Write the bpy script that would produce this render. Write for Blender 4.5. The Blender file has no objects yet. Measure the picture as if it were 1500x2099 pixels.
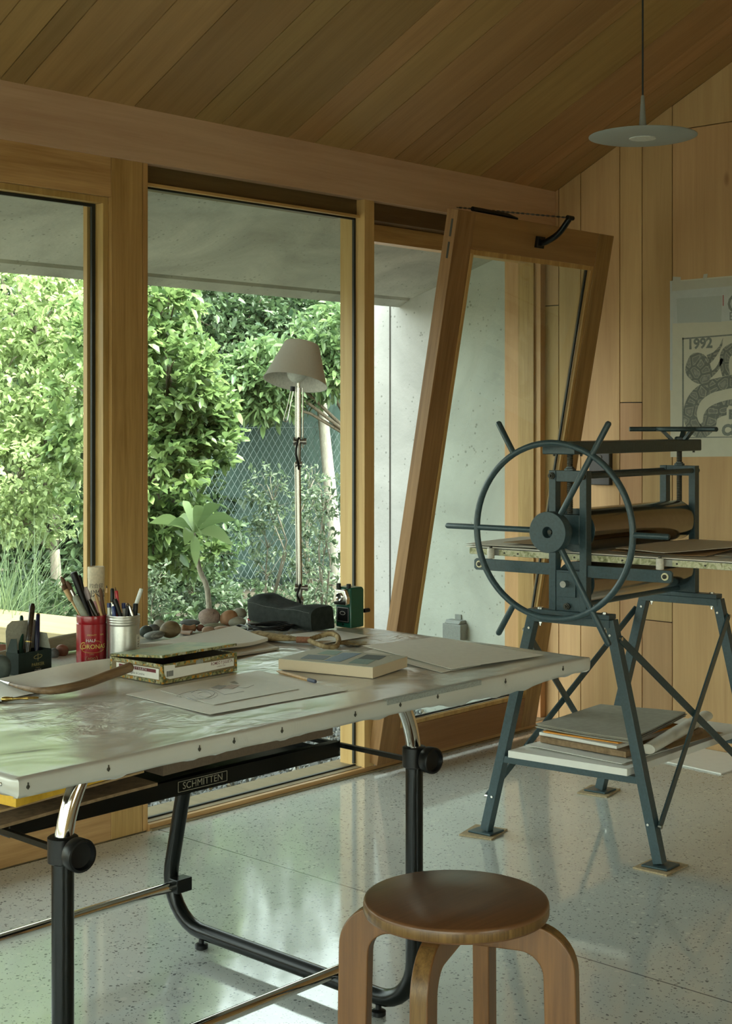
import bpy, bmesh, math, random
import numpy as np
from mathutils import Vector, Matrix, Euler

random.seed(7)
rng = np.random.default_rng(7)
SC = bpy.context.scene
COL = SC.collection
PI = math.pi

# ------------------------------------------------------------------ camera frame
FPX, CX, CY, EYE = 2950.0, 750.0, 862.0, 1.35
TH = math.radians(42.64)
FW = (math.cos(TH), math.sin(TH)); RT = (math.sin(TH), -math.cos(TH))

def at(u, v, d):
    """point seen at pixel (u, v), d metres away along the view axis"""
    a = (u - CX) / FPX; b = (CY - v) / FPX
    return Vector(((FW[0] + RT[0] * a) * d, (FW[1] + RT[1] * a) * d, EYE + b * d))

def onz(u, v, z):
    a = (u - CX) / FPX; b = (CY - v) / FPX
    return at(u, v, (z - EYE) / b)

# ------------------------------------------------------------------ materials
def new_mat(name):
    m = bpy.data.materials.new(name); m.use_nodes = True
    nt = m.node_tree; nt.nodes.clear()
    out = nt.nodes.new('ShaderNodeOutputMaterial')
    return m, nt, out

def nd(nt, t, **kw):
    n = nt.nodes.new(t)
    for k, v in kw.items():
        if k in n.inputs.keys(): n.inputs[k].default_value = v
        else: setattr(n, k, v)
    return n

def rgba(c): return (c[0], c[1], c[2], 1.0)

def ramp(nt, stops):
    r = nt.nodes.new('ShaderNodeValToRGB')
    el = r.color_ramp.elements
    while len(el) > 1: el.remove(el[-1])
    el[0].position = stops[0][0]; el[0].color = rgba(stops[0][1])
    for p, c in stops[1:]:
        e = el.new(p); e.color = rgba(c)
    return r

def principled(nt, out, rough=0.5, metal=0.0, spec=0.5, coat=0.0):
    b = nt.nodes.new('ShaderNodeBsdfPrincipled')
    b.inputs['Roughness'].default_value = rough
    b.inputs['Metallic'].default_value = metal
    b.inputs['Specular IOR Level'].default_value = spec
    b.inputs['Coat Weight'].default_value = coat
    nt.links.new(b.outputs[0], out.inputs[0])
    return b

def coords(nt, scale=(1, 1, 1), rndshift=3.0):
    tc = nt.nodes.new('ShaderNodeTexCoord')
    at_ = nd(nt, 'ShaderNodeAttribute', attribute_name='rnd')
    oi = nt.nodes.new('ShaderNodeObjectInfo')
    ad = nd(nt, 'ShaderNodeMath', operation='ADD')
    nt.links.new(at_.outputs['Fac'], ad.inputs[0]); nt.links.new(oi.outputs['Random'], ad.inputs[1])
    mu = nd(nt, 'ShaderNodeVectorMath', operation='SCALE'); mu.inputs['Scale'].default_value = rndshift
    cv = nt.nodes.new('ShaderNodeCombineXYZ')
    for i in range(3): nt.links.new(ad.outputs[0], cv.inputs[i])
    nt.links.new(cv.outputs[0], mu.inputs[0])
    av = nd(nt, 'ShaderNodeVectorMath', operation='ADD')
    nt.links.new(tc.outputs['Object'], av.inputs[0]); nt.links.new(mu.outputs[0], av.inputs[1])
    mp = nt.nodes.new('ShaderNodeMapping'); mp.inputs['Scale'].default_value = scale
    nt.links.new(av.outputs[0], mp.inputs[0])
    return mp, at_

def bump(nt, b, src, strength, dist=0.002):
    bp = nd(nt, 'ShaderNodeBump'); bp.inputs['Strength'].default_value = strength
    bp.inputs['Distance'].default_value = dist
    nt.links.new(src, bp.inputs['Height']); nt.links.new(bp.outputs[0], b.inputs['Normal'])

def plain(name, c, rough=0.5, metal=0.0, spec=0.5, var=0.12, scale=30, bmp=0.0, coat=0.0):
    m, nt, out = new_mat(name)
    b = principled(nt, out, rough, metal, spec, coat)
    mp, _ = coords(nt, (scale,) * 3)
    n = nd(nt, 'ShaderNodeTexNoise', Detail=5.0); nt.links.new(mp.outputs[0], n.inputs['Vector'])
    lo = tuple(x * (1 - var) for x in c); hi = tuple(min(1, x * (1 + var)) for x in c)
    r = ramp(nt, [(0.3, lo), (0.7, hi)]); nt.links.new(n.outputs['Fac'], r.inputs[0])
    nt.links.new(r.outputs[0], b.inputs['Base Color'])
    if bmp: bump(nt, b, n.outputs['Fac'], bmp)
    return m

def wood(name, c1, c2, axis='Z', scale=1.0, rough=0.5, tint=0.35, spec=0.35, knots=False, zs=None):
    m, nt, out = new_mat(name)
    b = principled(nt, out, rough, 0, spec)
    s = [14 * scale] * 3; s['XYZ'.index(axis)] = 0.9 * scale
    if zs is not None: s[2] = zs
    mp, at_ = coords(nt, tuple(s), 7.3)
    n = nd(nt, 'ShaderNodeTexNoise', Scale=1.6, Detail=7.0, Roughness=0.62, Distortion=0.35)
    nt.links.new(mp.outputs[0], n.inputs['Vector'])
    s2 = [150 * scale] * 3; s2['XYZ'.index(axis)] = 5 * scale
    if zs is not None: s2[2] = zs * 5
    mp2, _ = coords(nt, tuple(s2), 7.3)
    n2 = nd(nt, 'ShaderNodeTexNoise', Scale=1.0, Detail=3.0)
    nt.links.new(mp2.outputs[0], n2.inputs['Vector'])
    mx = nd(nt, 'ShaderNodeMath', operation='MULTIPLY_ADD')
    nt.links.new(n2.outputs['Fac'], mx.inputs[0]); mx.inputs[1].default_value = 0.28
    nt.links.new(n.outputs['Fac'], mx.inputs[2])
    r = ramp(nt, [(0.42, c1), (0.62, tuple((p + q) / 2 for p, q in zip(c1, c2))), (0.85, c2)])
    nt.links.new(mx.outputs[0], r.inputs[0])
    hs = nd(nt, 'ShaderNodeHueSaturation')
    # each board its own tone
    mv = nd(nt, 'ShaderNodeMapRange'); mv.inputs['To Min'].default_value = 1 - tint; mv.inputs['To Max'].default_value = 1 + tint
    nt.links.new(at_.outputs['Fac'], mv.inputs[0]); nt.links.new(mv.outputs[0], hs.inputs['Value'])
    wn = nd(nt, 'ShaderNodeTexWhiteNoise', noise_dimensions='1D'); nt.links.new(at_.outputs['Fac'], wn.inputs['W'])
    mh = nd(nt, 'ShaderNodeMapRange'); mh.inputs['To Min'].default_value = 0.488; mh.inputs['To Max'].default_value = 0.508
    nt.links.new(wn.outputs['Value'], mh.inputs[0]); nt.links.new(mh.outputs[0], hs.inputs['Hue'])
    nt.links.new(r.outputs[0], hs.inputs['Color'])
    last = hs.outputs[0]
    if knots:
        sk = [2.2] * 3; sk['XYZ'.index(axis)] = 1.0
        mp3, _ = coords(nt, tuple(sk), 5.1)
        v = nd(nt, 'ShaderNodeTexVoronoi', Scale=1.3); nt.links.new(mp3.outputs[0], v.inputs['Vector'])
        rk = ramp(nt, [(0.0, (0.12, 0.08, 0.06)), (0.035, (0.5, 0.42, 0.36)), (0.06, (1, 1, 1))])
        nt.links.new(v.outputs['Distance'], rk.inputs[0])
        mm = nd(nt, 'ShaderNodeMix', data_type='RGBA', blend_type='MULTIPLY')
        mm.inputs[0].default_value = 1.0
        nt.links.new(last, mm.inputs[6]); nt.links.new(rk.outputs[0], mm.inputs[7]); last = mm.outputs[2]
    nt.links.new(last, b.inputs['Base Color'])
    bump(nt, b, mx.outputs[0], 0.12, 0.001)
    return m

def glass_mat(name, tint=(0.93, 0.97, 0.94), ior=1.35):
    m, nt, out = new_mat(name)
    tr = nd(nt, 'ShaderNodeBsdfTransparent', Color=rgba(tint))
    gl = nd(nt, 'ShaderNodeBsdfGlossy', Roughness=0.0)
    lw = nd(nt, 'ShaderNodeLayerWeight', Blend=0.5)
    pw = nd(nt, 'ShaderNodeMath', operation='POWER'); pw.inputs[1].default_value = 5.0
    nt.links.new(lw.outputs['Facing'], pw.inputs[0])
    f0 = ((ior - 1) / (ior + 1)) ** 2
    fr = nd(nt, 'ShaderNodeMath', operation='MULTIPLY_ADD'); fr.inputs[1].default_value = 1 - f0; fr.inputs[2].default_value = f0
    nt.links.new(pw.outputs[0], fr.inputs[0])
    mx = nt.nodes.new('ShaderNodeMixShader')
    nt.links.new(fr.outputs[0], mx.inputs[0]); nt.links.new(tr.outputs[0], mx.inputs[1]); nt.links.new(gl.outputs[0], mx.inputs[2])
    nt.links.new(mx.outputs[0], out.inputs[0])
    return m

def concrete(name, c, var=0.25):
    m, nt, out = new_mat(name)
    b = principled(nt, out, 0.85, 0, 0.25)
    mp, _ = coords(nt, (1, 1, 1))
    n = nd(nt, 'ShaderNodeTexNoise', Scale=2.2, Detail=8.0, Roughness=0.65, Distortion=0.6); nt.links.new(mp.outputs[0], n.inputs['Vector'])
    r = ramp(nt, [(0.3, tuple(x * (1 - var) for x in c)), (0.62, c), (0.8, tuple(min(1, x * (1 + var * 0.5)) for x in c))])
    nt.links.new(n.outputs['Fac'], r.inputs[0])
    v = nd(nt, 'ShaderNodeTexVoronoi', Scale=34.0); nt.links.new(mp.outputs[0], v.inputs['Vector'])
    n3 = nd(nt, 'ShaderNodeTexNoise', Scale=5.0, Detail=3.0); nt.links.new(mp.outputs[0], n3.inputs['Vector'])
    ad = nd(nt, 'ShaderNodeMath', operation='MULTIPLY_ADD'); ad.inputs[1].default_value = -0.5
    nt.links.new(n3.outputs['Fac'], ad.inputs[0]); nt.links.new(v.outputs['Distance'], ad.inputs[2])
    pit = ramp(nt, [(0.0, (0.45, 0.46, 0.43)), (0.13, (1, 1, 1))])
    ad2 = nd(nt, 'ShaderNodeMath', operation='ADD'); ad2.inputs[1].default_value = 0.22
    nt.links.new(ad.outputs[0], ad2.inputs[0]); nt.links.new(ad2.outputs[0], pit.inputs[0])
    mm = nd(nt, 'ShaderNodeMix', data_type='RGBA', blend_type='MULTIPLY'); mm.inputs[0].default_value = 0.8
    nt.links.new(r.outputs[0], mm.inputs[6]); nt.links.new(pit.outputs[0], mm.inputs[7])
    nt.links.new(mm.outputs[2], b.inputs['Base Color'])
    n4 = nd(nt, 'ShaderNodeTexNoise', Scale=60.0, Detail=4.0); nt.links.new(mp.outputs[0], n4.inputs['Vector'])
    bump(nt, b, n4.outputs['Fac'], 0.4, 0.004)
    return m

def terrazzo(name):
    m, nt, out = new_mat(name)
    b = principled(nt, out, 0.09, 0, 1.0)
    tc = nt.nodes.new('ShaderNodeTexCoord')
    n = nd(nt, 'ShaderNodeTexNoise', Scale=1.6, Detail=6.0, Roughness=0.6); nt.links.new(tc.outputs['Object'], n.inputs['Vector'])
    base = ramp(nt, [(0.3, (0.43, 0.45, 0.42)), (0.7, (0.52, 0.54, 0.50))]); nt.links.new(n.outputs['Fac'], base.inputs[0])
    # dark stone chips
    dn = nd(nt, 'ShaderNodeTexNoise', Scale=90.0, Detail=2.0); nt.links.new(tc.outputs['Object'], dn.inputs['Vector'])
    dv = nd(nt, 'ShaderNodeVectorMath', operation='MULTIPLY_ADD')
    nt.links.new(dn.outputs['Color'], dv.inputs[0]); dv.inputs[1].default_value = (0.012,) * 3; nt.links.new(tc.outputs['Object'], dv.inputs[2])
    last = base.outputs[0]
    for sc, thr, col, prob in ((88.0, 0.40, (0.15, 0.16, 0.155), 0.60), (150.0, 0.42, (0.22, 0.23, 0.22), 0.5), (40.0, 0.34, (0.56, 0.57, 0.52), 0.55)):
        v = nd(nt, 'ShaderNodeTexVoronoi', Scale=sc); nt.links.new(dv.outputs[0], v.inputs['Vector'])
        sep = nt.nodes.new('ShaderNodeSeparateColor'); nt.links.new(v.outputs['Color'], sep.inputs[0])
        g1 = nd(nt, 'ShaderNodeMath', operation='GREATER_THAN'); g1.inputs[1].default_value = prob; nt.links.new(sep.outputs[0], g1.inputs[0])
        sz = nd(nt, 'ShaderNodeMath', operation='MULTIPLY'); sz.inputs[1].default_value = thr; nt.links.new(sep.outputs[1], sz.inputs[0])
        g2 = nd(nt, 'ShaderNodeMath', operation='LESS_THAN'); nt.links.new(v.outputs['Distance'], g2.inputs[0]); nt.links.new(sz.outputs[0], g2.inputs[1])
        mu = nd(nt, 'ShaderNodeMath', operation='MULTIPLY'); nt.links.new(g1.outputs[0], mu.inputs[0]); nt.links.new(g2.outputs[0], mu.inputs[1])
        mx = nd(nt, 'ShaderNodeMix', data_type='RGBA'); nt.links.new(mu.outputs[0], mx.inputs[0])
        nt.links.new(last, mx.inputs[6]); mx.inputs[7].default_value = rgba(col); last = mx.outputs[2]
    # sawn joints
    sx = nt.nodes.new('ShaderNodeSeparateXYZ'); nt.links.new(tc.outputs['Object'], sx.inputs[0])
    for ax, pos in ((0, 3.03), (1, -0.4)):
        s_ = nd(nt, 'ShaderNodeMath', operation='SUBTRACT'); s_.inputs[1].default_value = pos; nt.links.new(sx.outputs[ax], s_.inputs[0])
        a_ = nd(nt, 'ShaderNodeMath', operation='ABSOLUTE'); nt.links.new(s_.outputs[0], a_.inputs[0])
        l_ = nd(nt, 'ShaderNodeMath', operation='LESS_THAN'); l_.inputs[1].default_value = 0.0022; nt.links.new(a_.outputs[0], l_.inputs[0])
        mx = nd(nt, 'ShaderNodeMix', data_type='RGBA'); nt.links.new(l_.outputs[0], mx.inputs[0])
        nt.links.new(last, mx.inputs[6]); mx.inputs[7].default_value = rgba((0.10, 0.11, 0.11)); last = mx.outputs[2]
    nt.links.new(last, b.inputs['Base Color'])
    n2 = nd(nt, 'ShaderNodeTexNoise', Scale=3.0, Detail=4.0); nt.links.new(tc.outputs['Object'], n2.inputs['Vector'])
    rr = nd(nt, 'ShaderNodeMapRange'); rr.inputs['To Min'].default_value = 0.03; rr.inputs['To Max'].default_value = 0.13
    nt.links.new(n2.outputs['Fac'], rr.inputs[0]); nt.links.new(rr.outputs[0], b.inputs['Roughness'])
    n3 = nd(nt, 'ShaderNodeTexNoise', Scale=9.0, Detail=2.0); nt.links.new(tc.outputs['Object'], n3.inputs['Vector'])
    bump(nt, b, n3.outputs['Fac'], 0.10, 0.003)
    return m

def leaf_mat(name, c_dark, c_light, trans=0.35, rough=0.45):
    m, nt, out = new_mat(name)
    at_ = nd(nt, 'ShaderNodeAttribute', attribute_name='rnd')
    r = ramp(nt, [(0.0, c_dark), (0.75, c_light), (1.0, tuple(min(1, x * 1.35) for x in c_light))]); nt.links.new(at_.outputs['Fac'], r.inputs[0])
    b = nt.nodes.new('ShaderNodeBsdfPrincipled'); b.inputs['Roughness'].default_value = rough; b.inputs['Specular IOR Level'].default_value = 0.5
    nt.links.new(r.outputs[0], b.inputs['Base Color'])
    t = nt.nodes.new('ShaderNodeBsdfTranslucent')
    hs = nd(nt, 'ShaderNodeHueSaturation', Value=1.5); nt.links.new(r.outputs[0], hs.inputs['Color']); nt.links.new(hs.outputs[0], t.inputs['Color'])
    mx = nt.nodes.new('ShaderNodeMixShader'); mx.inputs[0].default_value = trans
    nt.links.new(b.outputs[0], mx.inputs[1]); nt.links.new(t.outputs[0], mx.inputs[2]); nt.links.new(mx.outputs[0], out.inputs[0])
    return m

def speckle(name, stops, scale=60, rough=0.5, stretch=(1, 1, 1), spec=0.4, bmp=0.0, detail=3.0):
    """noise coloured through a ramp, for stone, marbled paper, patterned borders"""
    m, nt, out = new_mat(name)
    b = principled(nt, out, rough, 0, spec)
    mp, _ = coords(nt, stretch, 2.0)
    n = nd(nt, 'ShaderNodeTexNoise', Scale=scale, Detail=detail, Roughness=0.6, Distortion=0.8); nt.links.new(mp.outputs[0], n.inputs['Vector'])
    r = ramp(nt, stops); nt.links.new(n.outputs['Fac'], r.inputs[0]); nt.links.new(r.outputs[0], b.inputs['Base Color'])
    if bmp: bump(nt, b, n.outputs['Fac'], bmp)
    return m

def cells(name, cols, scale, rough=0.6):
    m, nt, out = new_mat(name)
    b = principled(nt, out, rough, 0, 0.4)
    mp, _ = coords(nt, (1, 1, 1), 2.0)
    v = nd(nt, 'ShaderNodeTexVoronoi', Scale=scale, distance='CHEBYCHEV'); nt.links.new(mp.outputs[0], v.inputs['Vector'])
    sep = nt.nodes.new('ShaderNodeSeparateColor'); nt.links.new(v.outputs['Color'], sep.inputs[0])
    k = len(cols)
    r = ramp(nt, [(i / k, c) for i, c in enumerate(cols)]); r.color_ramp.interpolation = 'CONSTANT'
    nt.links.new(sep.outputs[0], r.inputs[0]); nt.links.new(r.outputs[0], b.inputs['Base Color'])
    return m

M = {}
M['ceil'] = wood('ceiling_cedar', (0.275, 0.158, 0.056), (0.385, 0.232, 0.090), 'Y', 0.9, 0.55, 0.16, zs=0.5)
M['wall'] = wood('wall_ply', (0.42, 0.262, 0.115), (0.53, 0.35, 0.165), 'Z', 0.8, 0.55, 0.11, knots=True)
M['beam'] = wood('beam_wood', (0.50, 0.325, 0.195), (0.64, 0.45, 0.285), 'X', 0.9, 0.5, 0.1, knots=True)
M['frame_v'] = wood('frame_wood_upright', (0.31, 0.172, 0.052), (0.55, 0.345, 0.132), 'Z', 1.2, 0.4, 0.22)
M['frame_h'] = wood('frame_wood_rail', (0.35, 0.20, 0.066), (0.60, 0.39, 0.16), 'X', 1.2, 0.4, 0.22)
M['sash_v'] = wood('sash_wood_upright', (0.20, 0.108, 0.036), (0.38, 0.23, 0.088), 'Z', 1.5, 0.4, 0.2)
M['sash_h'] = wood('sash_wood_rail', (0.26, 0.135, 0.050), (0.355, 0.20, 0.078), 'X', 1.0, 0.4, 0.15)
M['stool'] = wood('stool_walnut', (0.105, 0.041, 0.014), (0.225, 0.095, 0.034), 'Z', 1.6, 0.36, 0.15, 0.5)
M['stool_seat'] = wood('stool_seat_walnut', (0.092, 0.037, 0.017), (0.175, 0.076, 0.036), 'X', 1.1, 0.30, 0.1, 0.5)
M['ply_edge'] = wood('laminated_edge', (0.06, 0.026, 0.009), (0.22, 0.115, 0.04), 'Z', 3.0, 0.4, 0.2)
M['frame_daylit'] = wood('daylit_frame_wood', (0.50, 0.285, 0.11), (0.64, 0.405, 0.18), 'Z', 1.2, 0.45, 0.1)  # lighter copy of the frame wood, daylight from the garden put into its colour
M['frame_shade'] = wood('shaded_frame_wood', (0.09, 0.052, 0.020), (0.16, 0.10, 0.042), 'X', 1.2, 0.5, 0.1)  # frame wood darkened to carry the shade under the beam
M['bench'] = wood('bench_timber', (0.19, 0.145, 0.075), (0.27, 0.21, 0.12), 'Y', 1.0, 0.7, 0.1)
M['glass'] = glass_mat('window_glass')
M['sash_glass'] = glass_mat('sash_glass', (0.90, 0.95, 0.91), 1.5)
M['gasket'] = plain('black_gasket', (0.012, 0.016, 0.014), 0.5)
M['floor'] = terrazzo('polished_concrete')
M['soffit'] = concrete('board_concrete', (0.52, 0.53, 0.47), 0.42)
M['cwall'] = concrete('pale_concrete', (0.50, 0.52, 0.48), 0.24)
M['press'] = plain('blue_grey_enamel', (0.034, 0.062, 0.071), 0.33, 0.0, 0.45, 0.18, 25, 0.05)
M['steel'] = plain('brushed_steel', (0.55, 0.54, 0.50), 0.22, 1.0, 0.5, 0.1, 60)
M['roller'] = plain('polished_roller_steel', (0.32, 0.30, 0.27), 0.15, 1.0, 0.5, 0.06, 10)
M['chrome'] = plain('chrome', (0.72, 0.70, 0.66), 0.08, 1.0, 0.5, 0.03)
M['screw'] = plain('greased_screw', (0.045, 0.042, 0.030), 0.5, 0.3)
M['blackm'] = plain('black_enamel', (0.003, 0.004, 0.0035), 0.26, 0, 0.3, 0.2)
M['blackp'] = plain('black_plastic', (0.005, 0.005, 0.005), 0.38, 0, 0.3, 0.2)
M['nylon'] = plain('white_nylon', (0.62, 0.58, 0.50), 0.45)
M['washer'] = plain('cream_washer', (0.75, 0.70, 0.45), 0.5)
M['marble'] = speckle('mottled_bed_edge', [(0.3, (0.16, 0.17, 0.07)), (0.45, (0.42, 0.42, 0.24)), (0.58, (0.62, 0.60, 0.42)), (0.68, (0.24, 0.22, 0.10))], 45, 0.5)
M['bedtop'] = plain('bed_steel', (0.30, 0.30, 0.27), 0.4, 0.3)
M['white_board'] = plain('white_board', (0.74, 0.73, 0.68), 0.5, 0, 0.4, 0.02, 6)
M['lampgrey'] = plain('lamp_grey', (0.30, 0.34, 0.335), 0.45, 0, 0.5, 0.03)
M['opal'] = plain('opal_diffuser', (0.55, 0.58, 0.54), 0.5)
M['cord'] = plain('dark_cord', (0.02, 0.03, 0.035), 0.5)
M['alu'] = plain('brushed_aluminium', (0.62, 0.61, 0.57), 0.36, 0.9, 0.5, 0.05)
M['alushade'] = plain('grey_lamp_shade', (0.72, 0.74, 0.72), 0.4, 0.0, 0.5, 0.02)
M['shade_in'] = plain('white_shade_lining', (0.62, 0.61, 0.56), 0.6)

# ------------------------------------------------------------------ mesh builder
def frame_of(d):
    d = Vector(d).normalized()
    up = Vector((0, 0, 1)) if abs(d.z) < 0.95 else Vector((1, 0, 0))
    x = d.cross(up).normalized(); y = x.cross(d).normalized()
    return d, x, y

class MB:
    def __init__(s): s.v = []; s.f = []; s.r = []; s.rnd = 0.5
    def face(s, idx): s.f.append(tuple(idx)); s.r.append(s.rnd)
    def add(s, vs, fs):
        o = len(s.v); s.v += [Vector(p) for p in vs]
        for f in fs: s.face([o + i for i in f])
        return s
    def box(s, a, b, mat=None):
        (x0, y0, z0), (x1, y1, z1) = a, b
        vs = [(x0, y0, z0), (x1, y0, z0), (x1, y1, z0), (x0, y1, z0), (x0, y0, z1), (x1, y0, z1), (x1, y1, z1), (x0, y1, z1)]
        if mat is not None: vs = [mat @ Vector(p) for p in vs]
        return s.add(vs, [(0, 3, 2, 1), (4, 5, 6, 7), (0, 1, 5, 4), (1, 2, 6, 5), (2, 3, 7, 6), (3, 0, 4, 7)])
    def bar(s, p0, p1, w, h, side=None):
        """rectangular bar p0->p1; w along 'side', h across"""
        p0, p1 = Vector(p0), Vector(p1); d = (p1 - p0).normalized()
        if side is None: _, x, y = frame_of(d)
        else:
            x = Vector(side); x = (x - d * x.dot(d)).normalized(); y = d.cross(x)
        vs = []
        for p in (p0, p1):
            for i, j in ((-1, -1), (1, -1), (1, 1), (-1, 1)): vs.append(p + x * i * w / 2 + y * j * h / 2)
        return s.add(vs, [(3, 2, 1, 0), (4, 5, 6, 7), (0, 1, 5, 4), (1, 2, 6, 5), (2, 3, 7, 6), (3, 0, 4, 7)])
    def cyl(s, p0, p1, r0, r1=None, n=24, caps=True):
        r1 = r0 if r1 is None else r1
        return s.tube([p0, p1], [r0, r1], n, caps)
    def tube(s, path, r, n=12, caps=True, closed=False, squash=None):
        P = [Vector(p) for p in path]; k = len(P)
        R = r if isinstance(r, (list, tuple)) else [r] * k
        T = []
        for i in range(k):
            a = P[(i - 1) % k] if (i > 0 or closed) else P[i]; b = P[(i + 1) % k] if (i < k - 1 or closed) else P[i]
            T.append((b - a).normalized())
        _, x, y = frame_of(T[0]); o = len(s.v)
        for i in range(k):
            x = (x - T[i] * x.dot(T[i])).normalized(); y = T[i].cross(x)
            for j in range(n):
                t = 2 * PI * j / n
                s.v.append(P[i] + x * math.cos(t) * R[i] * (squash or 1) + y * math.sin(t) * R[i])
        for i in range(k if closed else k - 1):
            for j in range(n):
                a = o + i * n; b = o + ((i + 1) % k) * n
                s.face((a + j, a + (j + 1) % n, b + (j + 1) % n, b + j))
        if caps and not closed:
            s.face([o + j for j in reversed(range(n))]); s.face([o + (k - 1) * n + j for j in range(n)])
        return s
    def lathe(s, prof, c=(0, 0, 0), axis=(0, 0, 1), n=32, capb=True, capt=True, wob=0):
        d, x, y = frame_of(axis); c = Vector(c); o = len(s.v)
        if Vector(axis).normalized().z > 0.99: x, y = Vector((1, 0, 0)), Vector((0, 1, 0))
        for r, h in prof:
            for j in range(n):
                t = 2 * PI * j / n
                s.v.append(c + d * h + x * r * math.cos(t) + y * r * math.sin(t))
        flip = x.cross(y).dot(d) < 0
        for i in range(len(prof) - 1):
            for j in range(n):
                q = (o + i * n + j, o + i * n + (j + 1) % n, o + (i + 1) * n + (j + 1) % n, o + (i + 1) * n + j)
                s.face(q[::-1] if flip else q)
        k = len(prof) - 1
        if capb and prof[0][0] > 1e-6: s.face([o + j for j in (range(n) if flip else reversed(range(n)))])
        if capt and prof[k][0] > 1e-6: s.face([o + k * n + j for j in (reversed(range(n)) if flip else range(n))])
        return s
    def prism(s, poly, f, h):
        """poly: 2D outline; f(u, v, w) -> 3D; thickness h along w"""
        n = len(poly); vs = [f(u, v, 0) for u, v in poly] + [f(u, v, h) for u, v in poly]
        fs = [tuple(reversed(range(n))), tuple(range(n, 2 * n))] + [(i, (i + 1) % n, n + (i + 1) % n, n + i) for i in range(n)]
        return s.add(vs, fs)
    def grid(s, nu, nv, f):
        o = len(s.v)
        for i in range(nu + 1):
            for j in range(nv + 1): s.v.append(Vector(f(i / nu, j / nv)))
        for i in range(nu):
            for j in range(nv):
                a = o + i * (nv + 1) + j
                s.face((a, a + nv + 1, a + nv + 2, a + 1))
        return s
    def sheet(s, nu, nv, f, th):
        """thin solid sheet: f gives the lower side, th the thickness along +Z"""
        o = len(s.v); w = nv + 1
        for t in (0, th):
            for i in range(nu + 1):
                for j in range(nv + 1): s.v.append(Vector(f(i / nu, j / nv)) + Vector((0, 0, t)))
        m = (nu + 1) * w
        for i in range(nu):
            for j in range(nv):
                a = o + i * w + j
                s.face((a, a + 1, a + w + 1, a + w)); s.face((a + m, a + m + w, a + m + w + 1, a + m + 1))
        for i in range(nu):
            for j in (0, nv):
                a = o + i * w + j; q = (a, a + w, a + w + m, a + m)
                s.face(q if j == 0 else q[::-1])
        for j in range(nv):
            for i in (0, nu):
                a = o + i * w + j; q = (a, a + m, a + 1 + m, a + 1)
                s.face(q if i == 0 else q[::-1])
        return s
    def ball(s, c, rad, n=16, rough=0.0, seed=0, rot=None, power=1.0):
        rg = random.Random(seed); c = Vector(c); o = len(s.v)
        ph = [rg.uniform(0, 6.28) for _ in range(9)]
        k = n // 2
        for i in range(k + 1):
            th = PI * i / k
            for j in range(n):
                t = 2 * PI * j / n
                d = Vector((math.sin(th) * math.cos(t), math.sin(th) * math.sin(t), math.cos(th)))
                q = Vector([math.copysign(abs(a) ** power, a) for a in d])
                w = 1 + rough * (math.sin(2.3 * d.x + ph[0]) * math.cos(2.1 * d.y + ph[1]) + 0.6 * math.sin(3.7 * d.y + ph[2] + 2 * d.z) + 0.5 * math.cos(4.1 * d.z + ph[3] + d.x))
                p = Vector((q.x * rad[0], q.y * rad[1], q.z * rad[2])) * w
                if rot is not None: p = rot @ p
                s.v.append(c + p)
        for i in range(k):
            for j in range(n):
                s.face((o + i * n + j, o + (i + 1) * n + j, o + (i + 1) * n + (j + 1) % n, o + i * n + (j + 1) % n))
        return s
    def text(s, txt, size, f, align='CENTER', weight=0.0):
        me = text_mesh(txt, size, align, weight); o = len(s.v)
        for p in me[0]: s.v.append(Vector(f(p[0], p[1])))
        for q in me[1]: s.face([o + i for i in q])
        return s
    def build(s, name, mat, parent=None, loc=None, rotz=0.0, bevel=0.0, smooth=40, world=True, seg=2):
        """parent: vertices are in world space when world, else in the parent's own space"""
        off = Vector((0, 0, 0))
        if parent is not None and world:
            p = parent
            while p is not None: off += p.location; p = p.parent
        elif parent is None and loc is not None and world: off = Vector(loc)
        me = bpy.data.meshes.new(name)
        me.from_pydata([tuple(p - off) for p in s.v], [], s.f)
        a = me.attributes.new('rnd', 'FLOAT', 'FACE'); a.data.foreach_set('value', s.r)
        me.validate()
        bm = bmesh.new(); bm.from_mesh(me)
        bmesh.ops.remove_doubles(bm, verts=bm.verts, dist=1e-6)
        bmesh.ops.recalc_face_normals(bm, faces=bm.faces)
        bm.to_mesh(me); bm.free()
        me.polygons.foreach_set('use_smooth', [smooth != 0] * len(me.polygons))
        if smooth and smooth < 180: me.set_sharp_from_angle(angle=math.radians(smooth))
        me.materials.append(mat)
        o = bpy.data.objects.new(name, me); COL.objects.link(o)
        if parent is not None: o.parent = parent
        elif loc is not None: o.location = loc; o.rotation_euler.z = rotz
        if bevel:
            b = o.modifiers.new('bevel', 'BEVEL'); b.width = bevel; b.segments = seg; b.limit_method = 'ANGLE'; b.angle_limit = math.radians(50); b.harden_normals = True
        return o

_tc = {}
def text_mesh(txt, size, align='CENTER', weight=0.0):
    key = (txt, size, align, weight)
    if key in _tc: return _tc[key]
    c = bpy.data.curves.new('lettering', 'FONT'); c.body = txt; c.size = size; c.align_x = align; c.align_y = 'CENTER'; c.resolution_u = 3; c.offset = weight
    o = bpy.data.objects.new('lettering', c); COL.objects.link(o)
    dg = bpy.context.evaluated_depsgraph_get(); dg.update()
    me = bpy.data.meshes.new_from_object(o.evaluated_get(dg))
    r = ([tuple(v.co) for v in me.vertices], [tuple(p.vertices) for p in me.polygons])
    bpy.data.objects.remove(o); bpy.data.meshes.remove(me); bpy.data.curves.remove(c)
    _tc[key] = r
    return r

def tag(o, label=None, cat=None, group=None, kind=None):
    if label: o['label'] = label
    if cat: o['category'] = cat
    if group: o['group'] = group
    if kind: o['kind'] = kind
    return o

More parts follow.
